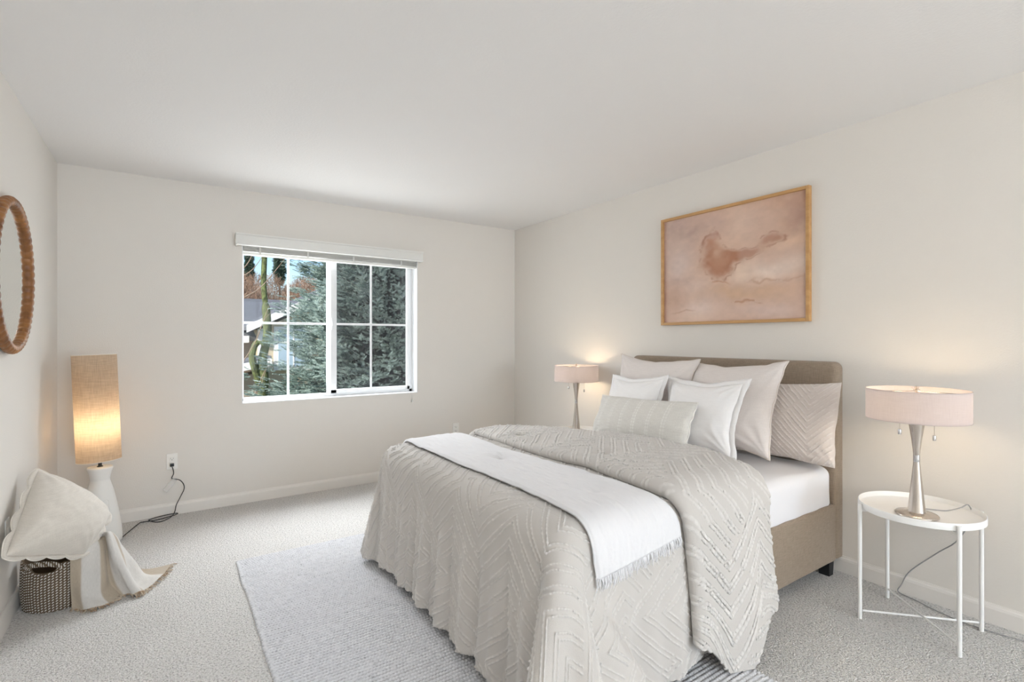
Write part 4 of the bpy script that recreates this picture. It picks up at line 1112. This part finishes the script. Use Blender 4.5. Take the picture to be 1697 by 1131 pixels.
# ------------------------------------------------------------------ outside the window
def outdoors():
    GZ = -2.9
    grass = mat('lawn', (.20, .23, .12), .95, var=(.13, .16, .07), vscale=2)
    g = MB().box(-30, 4.75, GZ-.1, 40, 70, GZ).build('ground', grass); g['kind'] = 'structure'
    bark = mat('bark', (.16, .115, .085), .95, var=(.09, .06, .045), vscale=12, vstretch=(1, 1, .2))
    moss = mat('mossy_bark', (.17, .205, .075), .95, var=(.075, .085, .035), vscale=22, bump=.01, bscale=40)
    twigm = mat('twig', (.40, .30, .22), .9, var=(.24, .17, .12), vscale=8)
    # ---- blue spruce: bottle-brush shoots on drooping boughs
    def shoots(origins, dirs, lens, nneed, nl, nwid, rng):
        n = len(origins)
        d = dirs/np.linalg.norm(dirs, axis=1, keepdims=True)
        ref = np.where(np.abs(d[:, 2:3]) > .9, np.array([[1., 0, 0]]), np.array([[0, 0, 1.]]))
        e1 = np.cross(d, ref); e1 /= np.linalg.norm(e1, axis=1, keepdims=True); e2 = np.cross(d, e1)
        t = rng.random((n, nneed)); ph = rng.random((n, nneed))*2*PI
        base = origins[:, None]+d[:, None]*(t*lens[:, None])[..., None]
        rad = e1[:, None]*np.cos(ph)[..., None]+e2[:, None]*np.sin(ph)[..., None]
        nd = rad*.80+d[:, None]*(.60+.5*t[..., None]); nd /= np.linalg.norm(nd, axis=2, keepdims=True)
        L_ = nl*(.8+.4*rng.random((n, nneed)))*(1.05-.45*t**3)
        tip = base+nd*L_[..., None]
        sd = np.cross(nd, d[:, None]+.01); sd /= np.maximum(np.linalg.norm(sd, axis=2, keepdims=True), 1e-6)
        b0 = base-sd*nwid/2; b1 = base+sd*nwid/2
        V = np.stack([b0, b1, tip], 2).reshape(-1, 3)
        F = np.arange(len(V)).reshape(-1, 3)
        return V, F
    def spruce(cx_, cy_, base_z, top_z, r_base, label, nb, nsh, zlo, zhi, dens, needle, name, group, nneed=34, nwid=.008, nl=.028, half=False):
        t = thing(name, label, 'tree', (cx_, cy_, base_z), group)
        rng = np.random.default_rng(5+int(cx_*10))
        MB().tube([(cx_, cy_, base_z), (cx_, cy_, (base_z+top_z)/2), (cx_, cy_, top_z)], [.16, .09, .01], 12).build('trunk', bark, t, True)
        O, Dd, Ln = [], [], []
        wood = MB()
        for k in range(nb):
            z = zlo+(zhi-zlo)*rng.random() if rng.random() < dens else base_z+.3+(top_z-base_z-.4)*rng.random()
            R = r_base*(top_z-z)/(top_z-base_z)
            R = max(R, .1)*(1+.10*rng.standard_normal()) if R > .3 else R
            R = R*(.80+.28*((k % 3) == 0)+.05*rng.random())
            toward = math.atan2(-cy_, -cx_)
            th = rng.random()*2*PI if not half else toward+(rng.random()-.5)*PI*1.15
            dr = np.array([math.cos(th), math.sin(th), 0]); sd = np.array([-math.sin(th), math.cos(th), 0])
            tipz = z+.05+.10*rng.random(); droop = -.10*R
            pts = [np.array([cx_, cy_, z])+dr*R*f+np.array([0, 0, droop*math.sin(f*PI)*.9+(tipz-z)*f*f]) for f in (0, .35, .7, 1.0)]
            if k % 7 == 0: wood.tube([tuple(p) for p in pts], [.016, .012, .008, .003], 5)
            for j in range(nsh):
                f = 1-rng.random()**1.6*.55 if j > 2 else .97
                p = np.array([cx_, cy_, z])+dr*R*f+np.array([0, 0, droop*math.sin(f*PI)*.9+(tipz-z)*f*f])
                off = (1-f)*R*.85*(rng.random()-.5)*2
                p = p+sd*off+np.array([0, 0, .05*rng.standard_normal()])
                a_ = (rng.random()-.5)*1.7 if j > 0 else 0
                v = dr*math.cos(a_)+sd*math.sin(a_)+np.array([0, 0, .15+.35*rng.random()-.12*(j % 3)])
                O.append(p); Dd.append(v); Ln.append(.11+.085*rng.random())
        V, F = shoots(np.array(O), np.array(Dd), np.array(Ln), nneed, nl, nwid, rng)
        wood.bm.free()
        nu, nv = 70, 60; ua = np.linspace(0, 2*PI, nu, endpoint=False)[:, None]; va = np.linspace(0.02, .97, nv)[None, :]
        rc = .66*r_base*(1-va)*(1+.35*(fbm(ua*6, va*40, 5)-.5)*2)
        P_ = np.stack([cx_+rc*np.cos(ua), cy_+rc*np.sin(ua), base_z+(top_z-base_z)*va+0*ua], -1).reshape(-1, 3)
        from_arrays('shaded_core', P_, grid_faces(nu, nv, True), mat('core_shade', (.035, .05, .042), .95, var=(.015, .02, .017), vscale=9), t, False)  # near-black cone added to paint the shaded interior between the boughs
        from_arrays('foliage', V, F, needle, t, False)
        return t
    needle = mat('blue_spruce_needles', (.46, .56, .505), .7, spec=.3, var=(.17, .24, .20), vscale=2.6, detail=4)
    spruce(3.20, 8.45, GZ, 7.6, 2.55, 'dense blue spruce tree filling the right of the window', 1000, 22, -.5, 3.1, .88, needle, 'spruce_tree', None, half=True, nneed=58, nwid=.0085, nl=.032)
    # near bough tip in the lower right pane
    # ---- mossy leaning tree
    K_ = 1.25
    def far_(pts): return [(p[0]*K_, p[1]*K_, H+(p[2]-H)*K_) for p in pts]
    t = thing('mossy_tree', 'thin moss-covered bare tree between the window and the grey-roofed house', 'tree', (1.36, 9.4, GZ))
    MB().tube([tuple(p) for p in catmull(far_([(1.02, 7.55, -2.06), (1.04, 7.5, -1), (1.055, 7.5, .2), (1.09, 7.5, .7), (1.075, 7.5, 1.0), (1.13, 7.5, 1.3), (1.125, 7.5, 1.6), (1.09, 7.5, 2.0), (1.10, 7.5, 2.45), (1.12, 7.55, 3.2), (1.10, 7.6, 4.4)]), 60)], [.10]*12+[.08]*12+[.068]*14+[.045]*12+[.03]*10, 10).build('trunk', moss, t, True)
    MB().tube([tuple(p) for p in catmull(far_([(1.055, 7.5, .60), (.98, 7.47, .88), (.945, 7.45, 1.05), (.975, 7.43, 1.20), (1.03, 7.4, 1.24), (1.08, 7.4, 1.20)]), 30)], [.055]*12+[.05]*10+[.03]*8, 9).build('limb', moss, t, True)
    rr = random.Random(8)
    tw = [[(.80, 7.4, 1.80), (1.0, 7.4, 1.93), (1.16, 7.4, 2.12), (1.38, 7.45, 2.44), (1.5, 7.5, 2.7)],
          [(.80, 7.4, 2.08), (.93, 7.4, 2.18), (1.05, 7.4, 2.36), (1.12, 7.4, 2.55)], [(.80, 7.4, 2.14), (.92, 7.4, 2.34), (.97, 7.4, 2.6)],
          [(.82, 7.35, .98), (.95, 7.3, 1.22), (1.06, 7.3, 1.52), (1.16, 7.3, 1.64)], [(.84, 7.2, .40), (1.0, 7.2, .66), (1.08, 7.2, .90)],
          [(.90, 7.2, .45), (1.02, 7.2, .78), (1.12, 7.2, 1.0)], [(1.22, 7.0, .42), (1.40, 7.0, .68), (1.52, 7.0, .98)], [(1.0, 7.4, 1.30), (1.08, 7.4, 1.55), (1.15, 7.4, 1.75)]]
    for w in tw:
        c = catmull(far_(w), 24); MB().tube([tuple(p) for p in c], [.009-.006*k/23 for k in range(24)], 6).build('twig', twigm, t, True)
    # ---- grey-roofed house
    shingle = mat('grey_shingles', (.17, .173, .178), .9, var=(.11, .112, .116), vscale=10, vstretch=(1, 3, 3))
    fascia = mat('white_fascia', (.85, .84, .80), .6)
    siding = mat('cream_siding', (.62, .54, .38), .8)
    brown = mat('tan_siding', (.42, .34, .26), .85)
    # lap lines in the siding
    def lap(m, sc=5.5):
        nt = m.node_tree; L = nt.links.new; p = nt.nodes['Principled BSDF']; tc = nt.nodes.new('ShaderNodeTexCoord')
        w = nt.nodes.new('ShaderNodeTexWave'); w.bands_direction = 'Z'; w.wave_profile = 'SAW'; w.inputs['Scale'].default_value = sc; w.inputs['Distortion'].default_value = 0
        L(tc.outputs['Object'], w.inputs[0]); b = nt.nodes.new('ShaderNodeBump'); b.inputs['Distance'].default_value = .03; L(w.outputs['Fac'], b.inputs['Height']); L(b.outputs[0], p.inputs['Normal'])
    lap(siding, 1.6); lap(brown, 1.6)
    h = thing('house', 'cream house with a grey shingle roof seen through the left pane', 'house', (3.0, 14.5, GZ))
    b = MB(); b.box(-4, 13.9, GZ, 9, 20.1, 1.30); b.build('body', brown, h)
    r = MB(); r.prism([(13.35, 1.34), (17.0, 2.50), (20.6, 1.34), (20.6, 1.24), (17.0, 2.40), (13.35, 1.24)], 'x', -4.4, 9.4); r.build('roof', shingle, h)
    MB().box(-4.4, 13.28, 1.20, 1.62, 13.36, 1.36).build('gutter', fascia, h)
    b = MB(); b.prism([(1.78, GZ), (6.5, GZ), (6.5, 1.32), (4.14, 2.62), (1.78, 1.50)], 'y', 13.0, 14.2); b.build('gable_wall', siding, h)
    r = MB(); k = .507
    r.prism([(1.50, 1.49), (4.14, 2.83), (6.78, 1.49), (6.78, 1.59), (4.14, 2.93), (1.50, 1.59)], 'y', 12.72, 17.4); r.build('gable_roof', shingle, h)
    f = MB(); f.prism([(1.50, 1.43), (4.14, 2.77), (6.78, 1.43), (6.78, 1.60), (4.14, 2.94), (1.50, 1.60)], 'y', 12.66, 12.72); f.build('rake_board', fascia, h)
    c = MB().box(1.76, 12.95, GZ, 1.90, 13.0, 1.52); c.build('corner_board', fascia, h)
    wf = MB(); wf.box(2.10, 12.93, .55, 2.95, 13.0, 1.58); wf = wf.build('window_trim', fascia, h)
    MB().box(2.19, 12.915, .63, 2.86, 12.93, 1.50).build('pane', mat('sky_glass', (.45, .58, .66), .15, spec=.8), wf)
    q = MB(); q.box(2.51, 12.905, .63, 2.54, 12.916, 1.50); q.box(2.19, 12.905, 1.20, 2.86, 12.916, 1.23); q.build('muntin', fascia, wf)
    # lower garage in front
    h2 = thing('garage', 'tan lap-sided garage with a low grey roof in the lower left of the window', 'garage', (0.5, 12.5, GZ))
    MB().prism([(-3, GZ), (1.62, GZ), (1.62, .58), (-.6, -.05), (-3, -.3)], 'y', 11.9, 12.6).build('front_wall', brown, h2)
    r = MB(); r.prism([(-3.2, -.18), (1.85, .845), (1.85, .93), (-3.2, -.09)], 'y', 11.7, 12.88); r.build('roof', shingle, h2)
    f = MB(); f.prism([(-3.2, -.24), (1.85, .735), (1.85, .885), (-3.2, -.09)], 'y', 11.62, 11.70); f.build('rake_board', fascia, h2)
    # ---- brown leafless trees beyond the roof
    twig_far = mat('brown_twigs', (.37, .245, .165), .95, var=(.25, .155, .10), vscale=1.2, detail=5)
    def bare_tree(x, y, zt, rad, label):
        t = thing('bare_tree', label, 'tree', (x, y, GZ), 'leafless brown trees beyond the roof')
        rng = np.random.default_rng(int(x*7+y))
        MB().tube([(x, y, GZ), (x+.1, y, 0), (x, y, zt-.6)], [.13, .09, .02], 8).build('trunk', twig_far, t, True)
        n = 17000
        u = rng.standard_normal((n, 3)); u /= np.linalg.norm(u, axis=1, keepdims=True)
        rr_ = rad*rng.random((n, 1))**.45
        p = np.array([x, y, zt-rad*1.25])+u*rr_*np.array([1, 1, 1.25])
        d = u*.6+np.array([0, 0, .5])+.8*rng.standard_normal((n, 3)); d /= np.linalg.norm(d, axis=1, keepdims=True)
        ln = .12+.28*rng.random((n, 1)); s_ = np.cross(d, rng.standard_normal((n, 3))); s_ /= np.linalg.norm(s_, axis=1, keepdims=True)
        V = np.stack([p-s_*.010, p+s_*.010, p+d*ln], 1).reshape(-1, 3)
        from_arrays('crown', V, np.arange(3*n).reshape(-1, 3), twig_far, t, False)
    k = 0
    for x, y, zt, rad in ((2.2, 24, 3.9, 1.6), (5.7, 24.5, 4.2, 1.65), (4.0, 28, 4.6, 1.65), (7.5, 28.5, 4.6, 1.65), (3.0, 32, 5.1, 1.6), (7.0, 32.4, 5.0, 1.6)):
        bare_tree(x, y, zt, rad, 'leafless brown tree beyond the grey roof')
    dk = mat('dark_fir_needles', (.10, .145, .10), .8, var=(.05, .085, .06), vscale=1.5)
    def fir(x, y, zt, zb, rad, label):
        t = thing('fir_tree', label, 'tree', (x, y, GZ))
        rng = np.random.default_rng(int(x*9+y))
        MB().tube([(x, y, GZ), (x, y, zt)], [.11, .04], 8).build('trunk', bark, t, True)
        n = 6000; f = rng.random(n); z = zb+(zt-zb)*f; R = rad*(1-f)**.7*(.5+.5*np.abs(np.sin(f*22)))
        R = R*np.clip(f*7, .25, 1); th = rng.random(n)*2*PI; q = np.sqrt(rng.random(n))
        p = np.stack([x+R*q*np.cos(th), y+R*q*np.sin(th), z-.25*q], -1)
        d = np.stack([np.cos(th), np.sin(th), -.25+0*th], -1)+.5*rng.standard_normal((n, 3)); d /= np.linalg.norm(d, axis=1, keepdims=True)
        s_ = np.cross(d, rng.standard_normal((n, 3))); s_ /= np.linalg.norm(s_, axis=1, keepdims=True)
        V = np.stack([p-s_*.035, p+s_*.035, p+d*.26], 1).reshape(-1, 3)
        from_arrays('foliage', V, np.arange(3*n).reshape(-1, 3), dk, t, False)
    fir(6.35, 37, 9.6, 5.2, .42, 'tall dark fir rising above the brown trees right of the mossy trunk')
    fir(5.0, 41, 9.5, 5.4, .32, 'tall dark fir above the brown trees at the left edge of the window')
outdoors()
